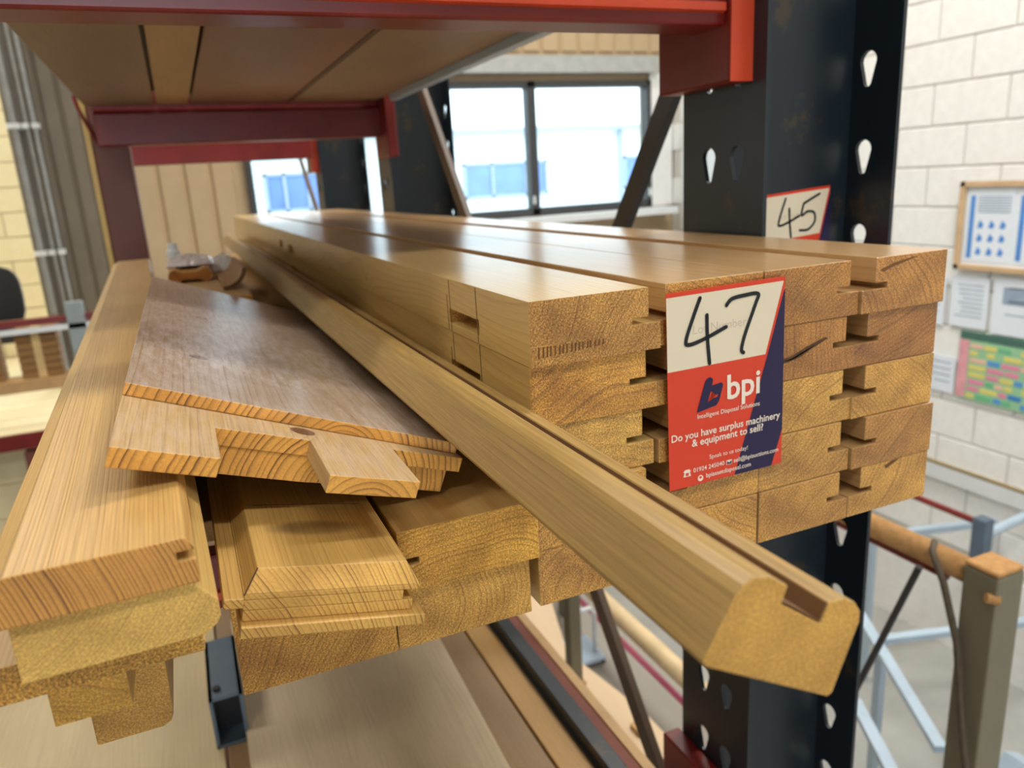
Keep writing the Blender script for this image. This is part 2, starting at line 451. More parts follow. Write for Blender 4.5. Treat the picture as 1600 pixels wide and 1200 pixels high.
# left: return wall in a shaded grey with pipes, cream block wall far behind
wall_l = struct(make('wall_left', box(-2.25, -0.9, 0, 0.2, FZ, 8), M_CLAD_SHADED, loc=(0, 15.0, 0)))
gb = None
for k in range(5):
    if gb is None: gb = make('cladding_board', clad_board(0.27, 12), M_CLAD_SHADED, wall_l, loc=(-2.25 + k * 0.27, 0, -4.0)).data
    else: make('cladding_board', None, None, wall_l, loc=(-2.25 + k * 0.27, 0, -4.0), mesh=gb)
for k, (px_, rr) in enumerate([(-2.12, 0.06), (-1.94, 0.035), (-1.84, 0.035)]):
    d = ['thick grey conduit running up the wall, left of the two thin pipes', 'thin grey pipe between the thick conduit and its twin', 'thin grey pipe on the right of the conduit bundle'][k]
    cd = empty('conduit', (px_, 14.8, -5.0), d, 'pipe', 'conduits on the left wall')
    make('pipe', tube([(0, 0, 0), (0, 0, 12.8)], rr, 12), M_PIPE, cd)
    for zz in (2.0, 4.2, 6.2):
        make('bracket', box(-rr - 0.03, rr + 0.03, -rr - 0.02, 0.2, zz, zz + 0.08), M_PVC, cd)
cwall = struct(make('wall_cream', box(-14, -1.2, 0, 0.3, FZ, 8), M_CREAM_J, loc=(0, 19.0, 0)))
cm_ = None
row = 0; z = -4.6
while z < 3.0:
    x = -7.2 + (0.49 if row % 2 else 0)
    while x < -2.2:
        if cm_ is None: cm_ = make('block', box(0.012, BL - 0.012, -0.03, 0.03, 0.012, BH - 0.012), M_CREAM, cwall, loc=(x, 0, z)).data
        else: make('block', None, None, cwall, loc=(x, 0, z), mesh=cm_)
        x += BL
    z += BH; row += 1
make('plaster_low', box(-14, -1.2, -0.03, 0.02, FZ, -4.6), M_CREAM, cwall)

# cream platform at the far left
plat = struct(make('floor_platform', box(-9, -1.0, 0, 6.9, -0.18, -0.02), M_CREAM_J, loc=(0, 12.1, -3.12)))
pk = None
for k in range(12):
    if pk is None: pk = make('plank', box(-9, -1.0, 0.01, 0.55, -0.02, 0.02), M_CREAM, plat, loc=(0, k * 0.56, 0)).data
    else: make('plank', None, None, plat, loc=(0, k * 0.56, 0), mesh=pk)
bpk = None
for k in range(6):
    if bpk is None: bpk = make('fascia_plank', box(-9, -1.0, 0.0, 0.05, 0.01, 0.52), M_CREAM, plat, loc=(0, 0.35, -0.75 - k * 0.53)).data
    else: make('fascia_plank', None, None, plat, loc=(0, 0.35, -0.75 - k * 0.53), mesh=bpk)
make('red_edge', box(-9, -1.0, -0.06, 0.0, -0.16, 0.06), M_RED, plat)

# mezzanine floor under the racking
struct(make('floor_mezzanine', box(-16, 3.3, -12, 6.6, -0.25, 0), plain('mezzanine_boards', srgb(152, 146, 136), 0.7, var=0.1, nscale=2), loc=(0, 0, -4.15)))

# outside: pale building across the yard
struct(make('floor_yard', box(-60, 90, 21, 120, -0.2, 0), M_GROUND, loc=(0, 0, FZ - 0.5)))
ob = empty('factory_building', (0, 40, FZ - 0.5), 'pale clad building with blue windows seen through the window', 'building')
oz = -(FZ - 0.5)
make('wall', box(-20, 60, 0, 10, 0, oz + 2.55), M_OUTWALL, ob)
cbm = None
for k in range(14):
    if cbm is None: cbm = make('cladding_strip', box(-20, 60, -0.06, 0, 0.02, 0.30), M_OUTWALL, ob, loc=(0, 0, oz - 2.2 + k * 0.33)).data
    else: make('cladding_strip', None, None, ob, loc=(0, 0, oz - 2.2 + k * 0.33), mesh=cbm)
make('roof', prism([(-0.6, oz + 2.6), (7, oz + 5.6), (14, oz + 2.6), (14, oz + 2.4), (-0.6, oz + 2.45)], -21, 61, 'x'), M_OUTROOF, ob)
make('gutter', box(-20, 60, -0.75, -0.55, oz + 2.35, oz + 2.6), M_OUTFRAME, ob)
for (x0, x1) in ((14.5, 19.5), (24.5, 29), (4.2, 7.0)):
    f_ = make('window_frame', join(box(x0, x1, -0.2, -0.02, oz - 1.0, oz - 0.86), box(x0, x1, -0.2, -0.02, oz + 0.72, oz + 0.86), *[box(q, q + 0.14, -0.2, -0.02, oz - 1, oz + 0.86) for q in (x0, x0 + (x1 - x0) * 0.32, x0 + (x1 - x0) * 0.72, x1 - 0.14)]), M_OUTFRAME, ob)
    for (a, b) in ((0, 0.32), (0.32, 0.72), (0.72, 1.0)):
        make('pane', box(x0 + (x1 - x0) * a + 0.14, x0 + (x1 - x0) * b, -0.1, -0.03, oz - 0.86, oz + 0.72), M_OUTGLASS, f_)
make('downpipe', tube([(24.2, -0.3, 0), (24.2, -0.3, oz + 2.4)], 0.12, 8), M_OUTFRAME, ob)

# ================================================================== RACKING
XL, XR = 1.335, 1.781
YF0, YF1, YW = 1.528, 1.856, 1.69
PZ = -4.15
def teardrop(cy, cz, r1=0.027, r2=0.013, h=0.046):
    pts = []
    for k in range(9):
        a = math.pi * (k / 8.0); pts.append((cy + r1 * math.cos(a), cz + h - r1 + r1 * math.sin(a)))
    for k in range(7):
        a = math.pi + math.pi * (k / 6.0); pts.append((cy + r2 * math.cos(a), cz - h + r2 + r2 * math.sin(a)))
    return pts
def post(parent, yoff, mat):
    top = 1.6
    zs = [0.0 + 0.228 * k for k in range(-10, 4)]
    h0 = PZ
    w = make('post_web', box(XL + 0.012, XR - 0.012, YW - 0.007, YW + 0.007, 0, top - PZ), mat, parent, loc=(-XL, yoff - 2 * YF0, 0))
    def flange(xa, xb):
        outer = [(YF0, 0), (YF1, 0), (YF1, top - PZ), (YF0, top - PZ)]
        holes = [teardrop(cy, cz - PZ) for cz in zs for cy in (1.630, 1.742)]
        return holed_plate(outer, holes, 'yz', xa, xb)
    make('flange', flange(XL, XL + 0.012), mat, w)
    make('flange', flange(XR - 0.012, XR), mat, w)
    make('foot_plate', box(XL - 0.1, XR + 0.1, YF0 - 0.05, YF1 + 0.05, 0, 0.03), mat, w)
    return w
fr = empty('storage_rack_upright', (XL, YF0, PZ), 'tall blue-black upright with teardrop holes and crossed struts behind the pile', 'upright')
post(fr, YF0, M_POST)
post(fr, 5.04, M_POST)
def brace(name, q0, q1, xx, mat):
    return make(name, bar((xx - XL, q0[0] - YF0, q0[1] - PZ), (xx - XL, q1[0] - YF0, q1[1] - PZ), 0.085, 0.03), mat, fr)
brace('strut', (1.80, 1.00), (4.95, -3.28), 1.64, M_BRACE)
brace('strut', (4.95, 0.95), (1.80, -2.80), 1.45, M_BRACE_B)
f2 = empty('rack_upright', (XL, 7.6, PZ), 'far blue-black upright standing beyond the rack frame', 'upright')
post(f2, YF0, M_POST)
make('strut', bar((0.12, 2.6, 5.0), (0.12, 0.3, 3.2), 0.085, 0.03), M_BRACE_B, f2)
lp = empty('rack_post', (-0.372, 5.14, PZ), 'maroon square rack post behind the left end of the red beams', 'post')
make('post_body', box(0, 0.19, 0, 0.25, 0, 6.6), M_BROWNPOST, lp, bevel=0.004)
make('edge_strip', box(-0.03, -0.002, 0.0, 0.05, 0, 6.6), plain('yellow_strip', srgb(206, 176, 110)), lp)
make('foot_plate', box(-0.08, 0.27, -0.06, 0.31, 0, 0.03), M_BROWNPOST, lp)

def beam(name, label, x0, x1, ya, yb, zb, flip=1, conn_left=False, hgt=0.33):
    """step beam: ya is the outer face, yb the inner; connector plates hang on the posts."""
    b = empty(name, (x0, ya, zb), label, 'rack beam', 'red shelf beams')
    d = yb - ya
    L = x1 - x0
    make('beam_body', prism([(0, 0.035), (0.006 * flip, 0), (d, 0), (d, hgt * 0.52), (d * 0.45, hgt * 0.58), (d * 0.45, hgt), (0, hgt)], 0, L, 'x'), M_RED, b, bevel=0.003)
    make('lower_lip', prism([(-0.012 * flip, 0.03), (0.0, 0.026), (0.0, 0.05), (-0.012 * flip, 0.048)], 0, L - 0.01, 'x'), M_RED_LIT, b)
    cs = [(L - 0.004, L + 0.062)] + ([(-0.062, 0.004)] if conn_left else [])
    for (a, c) in cs:
        k = make('connector', box(a, c, -0.02 if flip > 0 else -0.28, 0.28 if flip > 0 else 0.02, -0.13, 0.40), M_RED, b, bevel=0.003)
        make('connector_edge', box(a, c, -0.024 if flip > 0 else 0.02, -0.02 if flip > 0 else 0.024, -0.128, 0.398), M_RED_LIT, k)  # thin plate carrying the lit tone of the connector's front
    if not conn_left and x0 > -0.9:
        make('end_clip', tube([(0.0, 0.0, 0.32), (-0.05, 0, 0.31), (-0.085, 0, 0.27), (-0.07, 0, 0.20), (0.0, 0, 0.01)], 0.011, 8), M_RED, b, smooth=True)
    return b
beam('shelf_beam', 'near red beam across the top, under the front of the upper shelf', -1.0, 1.273, 1.60, 1.73, 0.321)
beam('shelf_beam', 'red beam carrying the far end of the upper shelf boards', -0.33, 1.273, 5.08, 4.95, 0.298, -1)
beam('shelf_beam', 'farthest red beam, seen below the upper shelf', -0.30, 1.273, 7.70, 7.60, 0.285)
beam('shelf_beam', 'red beam hidden under the timber pile at the front', -1.0, 1.273, 1.60, 1.73, -0.86, hgt=0.13)
beam('shelf_beam', 'red beam under the far end of the timber pile', -0.33, 1.273, 5.08, 4.95, -0.86, -1, hgt=0.13)
beam('shelf_beam', 'lowest red beam by the foot of the rack frame', -1.0, 1.273, 1.60, 1.73, -2.28)
beam('shelf_beam', 'red beam at the back of the lowest shelf', -1.6, 1.273, 5.08, 4.95, -2.28, -1)

def deckwood(k):
    return pine(lite=srgb(*k), dark=tuple(c * 0.72 for c in srgb(*k)[:3]) + (1,), end=srgb(150, 110, 70), freq=120, contrast=0.7, rough=0.5, wob=1.6)
def board(name, label, cat, group, x0, x1, y0, y1, z0, z1, mat, bevel=0.0015):
    o = make(name, box(0, x1 - x0, 0, y1 - y0, 0, z1 - z0), mat, loc=(x0, y0, z0), bevel=bevel)
    return tag(o, label, cat, group)
UD = [(-0.362, -0.012, (150, 122, 100), 'wide grey-brown board at the left edge of the upper shelf'),
      (0.003, 0.165, (196, 158, 110), 'narrow light pine board in the upper shelf'),
      (0.178, 0.715, (152, 112, 92), 'broad reddish board in the middle of the upper shelf'),
      (0.722, 0.735, (110, 78, 60), 'thin dark slip between two upper shelf boards'),
      (0.742, 1.262, (158, 130, 106), 'broad dull board at the right of the upper shelf')]
for (a, b, c, l) in UD:
    board('shelf_board', l, 'board', 'upper shelf boards', a, b, 1.66, 5.0, 0.512, 0.560, deckwood(c))
board('gap_blocking_sheet', 'added dark sheet blocking light through the upper shelf gaps', 'board', None, -0.35, 1.25, 1.75, 4.78, 0.5615, 0.58, M_DARK)  # unseen sheet added to keep bright ceiling out of the board gaps
board('edge_rail', 'pale metal rail along the right edge of the upper shelf', 'rail', None, 1.266, 1.315, 1.95, 4.66, 0.480, 0.545, M_STEEL)
for k, (a, b) in enumerate([(-0.40, -0.02), (-0.01, 0.40), (0.41, 0.84), (0.85, 1.262)]):
    board('shelf_board', ['board under the stacked boards at the left of the middle shelf', 'board under the fielded panel on the middle shelf', 'board under the left of the tall pile', 'board under the right of the tall pile'][k], 'board', 'middle shelf boards', a, b, 1.66, 5.0, -0.725, -0.677, deckwood((150, 118, 88)))
for k, (a, b, c) in enumerate([(-1.25, -0.135, (214, 190, 150)), (-0.125, 0.9, (160, 128, 92))]):
    board('shelf_board', ['wide pale board at the left of the lowest shelf', 'brown board under the loose ply sheet on the lowest shelf'][k], 'board', 'lowest shelf boards', a, b, 1.66, 5.0, -2.00, -1.955, deckwood(c))
board('shelf_board', 'narrow tan board along the right of the lowest shelf', 'board', 'lowest shelf boards', 0.91, 1.02, 1.66, 5.0, -2.00, -1.955, deckwood((190, 146, 84)))
sheet = tag(make('plywood_sheet', prism([(0, 0), (0.80, 0.0), (0.84, 1.35), (-0.0, 1.5)], 0, 0.04, 'z'), deckwood((222, 200, 172)), loc=(-0.055, 1.95, -1.953), bevel=0.002), 'pale ply sheet lying on the lowest shelf under the pile', 'board')
board('angle_iron', 'dark steel angle along the edge of the lowest shelf', 'angle iron', None, 1.03, 1.09, 1.75, 4.75, -2.00, -1.90, M_POST)
board('edge_strip', 'red-brown strip beside the dark steel angle', 'strip', None, 1.10, 1.15, 1.75, 4.75, -2.02, -1.94, plain('red_brown', srgb(120, 60, 42)))
board('edge_strip', 'tan wood strip outermost on the lowest shelf edge', 'strip', None, 1.16, 1.20, 1.75, 4.75, -2.03, -1.95, plain('tan_strip', srgb(196, 160, 112)))
# hollow steel offcut on the lowest shelf
hb = empty('steel_box_section', (-0.16, 2.62, -1.955), 'short hollow slate-blue box section on the lowest shelf', 'steel offcut')
make('tube_wall', join(box(0, 0.012, 0, 0.4, 0, 0.21), box(0.103, 0.115, 0, 0.4, 0, 0.21), box(0, 0.115, 0, 0.4, 0, 0.012), box(0, 0.115, 0, 0.4, 0.198, 0.21)), M_BLUESTEEL, hb)
make('hollow_shade_plate', box(0.012, 0.103, 0.1, 0.12, 0.012, 0.198), M_DARK, hb)  # black plate added for the darkness inside the hollow section
make('bolt', tube([(0.03, 0.05, 0.21), (0.03, 0.05, 0.222)], 0.014, 8), M_DARK, hb)

# ================================================================== THE TALL PILE
ROWH = 0.1
TOP = -0.174
def jamb_profile(x0, x1, side, z0, z1, lip=0.022, slot=0.030):
    """rebated section; side=+1: rebate on the right, -1: on the left, upper half set back, thin slot in the corner."""
    h = z1 - z0
    zu, zl = z1 - h * 0.46, z1 - h * 0.57
    if side > 0:
        return [(x0, z0), (x1, z0), (x1, zl), (x1 - lip - slot, zl), (x1 - lip - slot, zu), (x1 - lip, zu), (x1 - lip, z1), (x0, z1)]
    return [(x1, z0), (x1, z1), (x0 + lip, z1), (x0 + lip, zu), (x0 + lip + slot, zu), (x0 + lip + slot, zl), (x0, zl), (x0, z0)]

def timber(name, prof, y0, y1, mat, label, cat='timber', group=None, bevel=0.0008, yaw=0.0):
    cx = sum(q[0] for q in prof) / len(prof); zb = min(q[1] for q in prof)
    o = make(name, prism([(a - cx, b - zb) for a, b in prof], 0, y1 - y0), mat, loc=(cx, y0, zb), bevel=bevel)
    o.rotation_euler = (0, 0, yaw)
    return tag(o, label, cat, group)

def cut(o, boxes):
    """sink real pockets: boxes in world layout units."""
    for bx in boxes:
        c = make('cutter', box(*bx), None, loc=(0, 0, 0))
        bpy.context.view_layer.update()
        m = o.modifiers.new('pocket', 'BOOLEAN'); m.operation = 'DIFFERENCE'; m.solver = 'EXACT'; m.object = c
        # pocket before the edge bevel
        dg = bpy.context.evaluated_depsgraph_get()
        bev = [q for q in o.modifiers if q.type == 'BEVEL']
        for q in bev: q.show_viewport = False
        dg.update()
        me = bpy.data.meshes.new_from_object(o.evaluated_get(dg))
        o.modifiers.remove(m)
        for q in bev: q.show_viewport = True
        o.data = me
        bpy.data.objects.remove(c)

ROWS = ['top', 'second', 'third', 'fourth', 'bottom']
COLS = [('A', 0.447, 0.673, 1, 'in the mortised left column of the tall pile'),
        ('B', 0.676, 0.885, -1, 'behind the left half of the 47 tag'),
        ('C', 0.887, 1.101, 1, 'just right of the 47 tag, left of the slots'),
        ('D', 1.103, 1.312, -1, 'in the outer right column of the tall pile')]
toneE = {('A', 0): (196, 148, 80), ('A', 1): (214, 160, 78), ('A', 2): (216, 172, 98), ('D', 0): (196, 140, 70), ('D', 1): (176, 120, 58), ('D', 2): (214, 164, 82),
         ('D', 3): (188, 136, 66), ('D', 4): (212, 162, 82), ('C', 0): (186, 132, 62), ('C', 1): (188, 132, 64), ('C', 2): (218, 170, 90), ('C', 3): (204, 156, 82), ('C', 4): (200, 150, 76)}
yoff = {('A', 0): 0.995, ('A', 1): 1.006, ('A', 2): 1.012, ('B', 0): 1.006, ('C', 0): 1.004, ('D', 0): 0.998}
pile = {}
for ci, (c, x0, x1, sd, cl) in enumerate(COLS):
    for r_ in range(5):
        z1 = TOP - ROWH * r_ - 0.0004; z0 = TOP - ROWH * (r_ + 1) + 0.0004
        dx = random.uniform(-0.004, 0.002) if r_ and c in 'A' else (random.uniform(-0.002, 0.002) if r_ else 0)
        prof = jamb_profile(x0 + dx, x1 + dx, sd, z0, z1, lip=0.022 if c in 'AC' else 0.030 if c == 'D' else 0.014 + 0.012 * (r_ > 0))
        e = toneE.get((c, r_), (206, 156, 80))
        kw = dict(end=srgb(*e), contrast=0.85 if c == 'A' else 0.7)
        if c == 'A':
            kw.update(lite=srgb(228, 192, 126), dark=srgb(188, 138, 74), pith=(0.03 - 0.02 * r_, -0.10 + 0.03 * r_), freq=110, wob=1.8, tilt=0.03, contrast=0.75)
            if r_ == 0: kw.update(knots=((-0.058, 0.475, 0.014, 0.010), (0.02, 1.3, 0.045, 0.008)))
            if r_ == 1: kw.update(tilt=-0.05)
        kw.setdefault('pith', (random.choice((-1, 1)) * random.uniform(0.06, 0.16), random.choice((-1, 1)) * random.uniform(0.04, 0.14)))
        if c == 'A' and r_ == 0: kw.update(pith=(0.17, -0.07), freq=260, contrast=1.0, tilt=0.05, wob=2.0)
        kw.update(econ=0.8, edark=tuple(q * f_ for q, f_ in zip(srgb(*e)[:3], (0.52, 0.44, 0.36))) + (1,))
        if c != 'A': kw.setdefault('lite', srgb(208, 168, 122))
        mt = pine(rough=0.32, fbump=0.10, coat=0.6, endrough=1.3, **kw)
        y0 = yoff.get((c, r_), 1.004 + random.uniform(-0.004, 0.006))
        pile[(c, r_)] = timber('door_jamb', prof, y0, 6.95 + random.uniform(-0.08, 0.08), mt,
                               '%s rebated pine jamb %s' % (ROWS[r_], cl) if r_ else 'topmost rebated pine jamb %s' % cl, 'jamb', 'rebated jambs in the pile')
# mortises and pencil marks in the side of the left column
cut(pile[('A', 0)], [(0.40, 0.49, 1.205, 1.362, -0.258, -0.231), (0.40, 0.47, 3.80, 3.90, -0.262, -0.225), (0.40, 0.47, 3.46, 3.60, -0.268, -0.230)])
cut(pile[('A', 1)], [(0.40, 0.49, 1.222, 1.376, -0.362, -0.331), (0.40, 0.47, 3.46, 3.60, -0.362, -0.331)])
M_PENCIL = plain('pencil', srgb(104, 78, 48), 0.8)
for key, zr in ((('A', 0), (-0.272, -0.176)), (('A', 1), (-0.372, -0.276))):
    o = pile[key]
    lx = min(v.co.x for v in o.data.vertices)
    for yy in (1.212, 1.352, 1.368):
        zt = zr[1] if yy < 1.36 else zr[1] - 0.03
        v, f = box(-0.0006, 0.0003, yy - 0.0012, yy + 0.0012, zr[0], zt)
        ol = ((o.location.x) / S, o.location.y / S, (o.location.z - CZ) / S)
        make('pencil_line', ([(a + lx / S, b - ol[1], c_ - ol[2]) for a, b, c_ in v], f), M_PENCIL, o)
M_BARK = plain('bark_seam', srgb(84, 58, 32), 0.8, var=0.5, nscale=200)
def end_mark(key, poly, mat, name='bark_seam'):
    o = pile[key]; ox, oz = o.location.x / S, (o.location.z - CZ) / S
    make(name, prism([(a - ox, b - oz) for a, b in poly], -0.0008, 0.001), mat, o)
end_mark(('C', 1), [(0.905, -0.340), (0.926, -0.334), (0.955, -0.330), (0.985, -0.318), (1.030, -0.306), (1.036, -0.309), (1.0, -0.322), (0.975, -0.334), (0.945, -0.340), (0.92, -0.343)], M_BARK)
end_mark(('C', 1), [(0.93, -0.3375), (0.955, -0.334), (0.985, -0.323), (1.01, -0.315), (0.985, -0.3265), (0.955, -0.337)], plain('seam_wood', srgb(190, 140, 70), 0.8))
end_mark(('D', 0), [(1.142, -0.197), (1.17, -0.188), (1.21, -0.182), (1.235, -0.180), (1.21, -0.186), (1.175, -0.193), (1.15, -0.201)], plain('brown_seam', srgb(120, 80, 44), 0.8))
end_mark(('D', 4), [(1.195, -0.585), (1.215, -0.577), (1.235, -0.5765), (1.22, -0.583), (1.20, -0.591)], plain('brown_seam_b', srgb(104, 70, 40), 0.8))
M_TICK = plain('dark_resin_tick', srgb(112, 74, 34), 0.8)
for k in range(17):
    xx = 0.458 + k * 0.0068 + random.uniform(-0.001, 0.001); zz = -0.252 + 0.001 * k * 0.2; hh = 0.017 * (1 - 0.03 * k)
    end_mark(('A', 0), [(xx, zz - hh / 2), (xx + 0.0022, zz - hh / 2), (xx + 0.0032, zz + hh / 2), (xx + 0.001, zz + hh / 2)], M_TICK, 'resin_tick')
# lower courses reaching left under the loose boards
timber('door_jamb', jamb_profile(0.214, 0.440, -1, -0.575, -0.478, lip=0.004, slot=0.03), 0.985, 6.8, pine(end=srgb(214, 164, 78), lite=srgb(206, 166, 106), contrast=0.6), 'rebated jamb lying under the oak moulding, right of the fielded panel', 'jamb', 'rebated jambs in the pile')
timber('door_jamb', [(0.209, -0.675), (0.428, -0.675), (0.428, -0.576), (0.209, -0.576)], 1.0, 6.8, pine(end=srgb(210, 164, 92), pith=(-0.05, 0.03), freq=240, contrast=0.9), 'bottom jamb with arched end grain, between two bottom jambs', 'jamb', 'rebated jambs in the pile')
timber('door_jamb', [(-0.015, -0.675), (0.207, -0.675), (0.207, -0.540), (-0.015, -0.500)], 1.0, 6.8, pine(end=srgb(200, 150, 76), pith=(0.09, -0.03), freq=300, contrast=0.9), 'bottom jamb at the left end, directly under the fielded panel', 'jamb', 'rebated jambs in the pile')

# ================================================================== LOOSE PIECES ON THE LEFT
yawL = math.radians(1.9)
# long bevelled board, uppermost on the left
l1 = [(-0.205, -0.351), (-0.031, -0.351), (-0.031, -0.326), (-0.048, -0.326), (-0.048, -0.317), (-0.031, -0.317), (-0.031, -0.314), (-0.038, -0.303), (-0.183, -0.303), (-0.188, -0.309), (-0.207, -0.318)]
timber('architrave_board', l1, 0.715, 4.5, pine(lite=srgb(214, 172, 110), dark=srgb(170, 118, 62), end=srgb(206, 150, 78), pith=(-0.24, -0.06), freq=540, wob=0.3, tilt=0.004, contrast=0.9, rough=0.38, endrough=0.2, fine=0.8, edark=srgb(112, 62, 24), econ=1.0), 'long bevel-edged pine board, uppermost of the left stack', 'board', 'loose boards stacked on the left', yaw=yawL)
l2 = [(-0.19, -0.412), (-0.036, -0.412), (-0.024, -0.404), (-0.019, -0.396), (-0.019, -0.378), (-0.032, -0.362), (-0.040, -0.3515), (-0.19, -0.3515)]
timber('moulded_board', l2, 0.725, 4.2, pine(lite=srgb(222, 184, 116), dark=srgb(176, 130, 66), end=srgb(216, 178, 108), pith=(-0.10, 0.09), freq=560, wob=0.5, contrast=0.8, endrough=0.5, econ=0.55), 'board with chamfered right edge, second in the left stack', 'board', 'loose boards stacked on the left', yaw=yawL)
timber('rough_board', [(-0.24, -0.4525), (-0.041, -0.4525), (-0.039, -0.4125), (-0.24, -0.4125)], 0.765, 4.1, pine(lite=srgb(206, 166, 100), end=srgb(206, 160, 84), freq=420, wob=2.0, contrast=0.8, endrough=1.6, econ=0.4), 'rough-sawn board, third from the top of the left stack', 'board', 'loose boards stacked on the left', yaw=yawL)
timber('thin_strip', [(-0.122, -0.466), (-0.042, -0.466), (-0.040, -0.453), (-0.122, -0.453)], 0.79, 4.0, pine(end=srgb(178, 122, 62), dark=srgb(110, 66, 30), freq=420, contrast=1.2), 'thin dark-ringed strip under the rough-sawn board', 'strip', 'loose boards stacked on the left')
timber('square_batten', [(-0.202, -0.539), (-0.126, -0.539), (-0.126, -0.453), (-0.202, -0.453)], 0.84, 3.8, pine(lite=srgb(216, 176, 110), end=srgb(218, 170, 86), pith=(-0.05, -0.09), freq=330, contrast=0.6, wob=0.6, econ=0.5, endrough=0.7), 'square pine batten under the left stack, upper of two', 'batten', 'loose boards stacked on the left')
l5 = [(-0.197, -0.675), (-0.118, -0.675), (-0.108, -0.670), (-0.104, -0.662), (-0.100, -0.545), (-0.1235, -0.467), (-0.124, -0.54), (-0.197, -0.54)]
l5 = [(-0.197, -0.675), (-0.118, -0.675), (-0.108, -0.670), (-0.104, -0.660), (-0.098, -0.467), (-0.124, -0.467), (-0.124, -0.540), (-0.197, -0.540)]
timber('round_edge_batten', l5, 0.985, 3.8, pine(lite=srgb(196, 158, 104), end=srgb(196, 152, 84), freq=340, contrast=0.5, econ=0.3, endrough=0.8), 'round-cornered batten lowest of the left stack', 'batten', 'loose boards stacked on the left')

# fielded panel with tongues, mitred bevels and a groove
th = math.radians(12)
M_PANEL = pine(lite=srgb(216, 174, 104), dark=srgb(168, 118, 58), end=srgb(206, 162, 90), pith=(-0.10, -0.07), freq=420, wob=0.4, contrast=0.8, endrough=0.2, fine=0.7, edark=srgb(120, 76, 34), econ=0.9, stain=((0.045, 0.175, 0.032), 0.032))
pn = empty('fielded_panel', (-0.007, 0.83, -0.488), 'pine door panel with mitred sloping edges, below the tenoned rail', 'panel')
pn.rotation_euler = (0, th, 0)
pf, pw, tg = 0.010, 0.214, 2.4
def frustum(r0, z0, r1, z1):
    (a0, b0, c0, d0), (a1, b1, c1, d1) = r0, r1
    v = [(a0, c0, z0), (b0, c0, z0), (b0, d0, z0), (a0, d0, z0), (a1, c1, z1), (b1, c1, z1), (b1, d1, z1), (a1, d1, z1)]
    return v, [(3, 2, 1, 0), (4, 5, 6, 7), (0, 1, 5, 4), (1, 2, 6, 5), (2, 3, 7, 6), (3, 0, 4, 7)]
make('panel_body', join(box(0.0, 0.219, 0.0, tg, 0.0, 0.014), box(0.002, 0.205, 0.014, tg, 0.014, 0.028), box(0.002, 0.192, 0.014, tg, 0.028, 0.041), box(0.002, 0.212, 0.014, tg, 0.041, 0.048),
     frustum((0.003, 0.212, 0.014, tg), 0.048, (0.0175, 0.198, 0.034, tg), 0.071)), M_PANEL, pn, bevel=0.0006)
make('edge_tongue', box(-0.020, 0.002, 0.008, tg, 0.034, 0.046), M_PANEL, pn, bevel=0.0006)
make('mitre_line', bar((0.0025, 0.0125, 0.0482), (0.0172, 0.0335, 0.0714), 0.0016, 0.0008, (0.5, -0.5, 0.7)), plain('mitre_gap', srgb(86, 58, 28), 0.8), pn)
make('pencil_line', box(0.03, 0.18, 0.235, 0.2375, 0.0709, 0.0714), M_PENCIL, pn)

# wide door rail with stepped tenons, tipped to the right
th = math.radians(21)
M_RAIL = pine(lite=srgb(186, 162, 142), dark=srgb(138, 110, 92), end=srgb(226, 168, 88), pith=(0.135, -0.028), freq=225, wob=0.25, tilt=0.012, contrast=1.1, rough=0.30, fbump=0.12, coat=0.3, scuff=0.62, endrough=0.2, edark=srgb(120, 72, 30), econ=1.0,
              knots=((0.045, 0.13, 0.0, 0.007), (0.055, 0.36, 0.0, 0.006), (0.105, -0.012, -0.008, 0.008), (0.10, 0.52, 0.0, 0.006)))
M_TENON = pine(lite=srgb(196, 162, 118), dark=srgb(150, 114, 76), end=srgb(226, 168, 88), pith=(0.135, -0.04), freq=235, wob=0.25, tilt=0.012, contrast=0.7, rough=0.5, fine=1.0, endrough=0.2, edark=srgb(120, 72, 30), econ=1.0, scuff=0.2,
               knots=((0.105, -0.012, -0.008, 0.008),))
rl = empty('door_rail', (-0.0938, 1.09, -0.2286), 'wide scuffed door rail with stepped tenons, tipped towards the pile', 'door rail')
rl.rotation_euler = (0, th, 0)
make('rail_body', join(box(0, 0.482, 0, 1.52, -0.0175, 0)), M_RAIL, rl, bevel=0.0006)
tn = [(0, 1.5), (0, -0.232), (0.113, -0.215), (0.113, -0.085), (0.238, -0.068), (0.238, -0.215), (0.364, -0.185), (0.366, -0.040), (0.487, -0.020), (0.487, 1.5)]
make('tenon', prism(tn, -0.041, -0.0176, 'z'), M_TENON, rl, bevel=0.0006)
make('lower_cheek', prism([(0.01, 1.5), (0.01, -0.02), (0.115, -0.082), (0.24, -0.064), (0.366, -0.03), (0.47, -0.010), (0.47, 1.5)], -0.080, -0.0412, 'z'), M_TENON, rl, bevel=0.0006)

# grooved hardwood moulding pointing at the camera
M_OAK = pine(lite=srgb(176, 142, 86), dark=srgb(142, 106, 58), end=srgb(200, 156, 84), pith=(0.02, -0.10), freq=420, wob=1.2, contrast=0.55, rough=0.42, fine=1.2, endrough=0.5, econ=0.18)
mo = [(0.2937, -0.339), (0.3223, -0.2937), (0.328, -0.288), (0.339, -0.285), (0.3533, -0.288), (0.370, -0.300), (0.3645, -0.3135), (0.4030, -0.3415), (0.411, -0.3254), (0.427, -0.327), (0.4385, -0.334), (0.4445, -0.343), (0.4445, -0.353), (0.420, -0.410), (0.415, -0.4115), (0.2965, -0.3445)]
mld = timber('grooved_moulding', mo, 0.385, 6.2, M_OAK, 'long grooved moulding lying against the pile, pointing forward', 'moulding', bevel=0.0006)

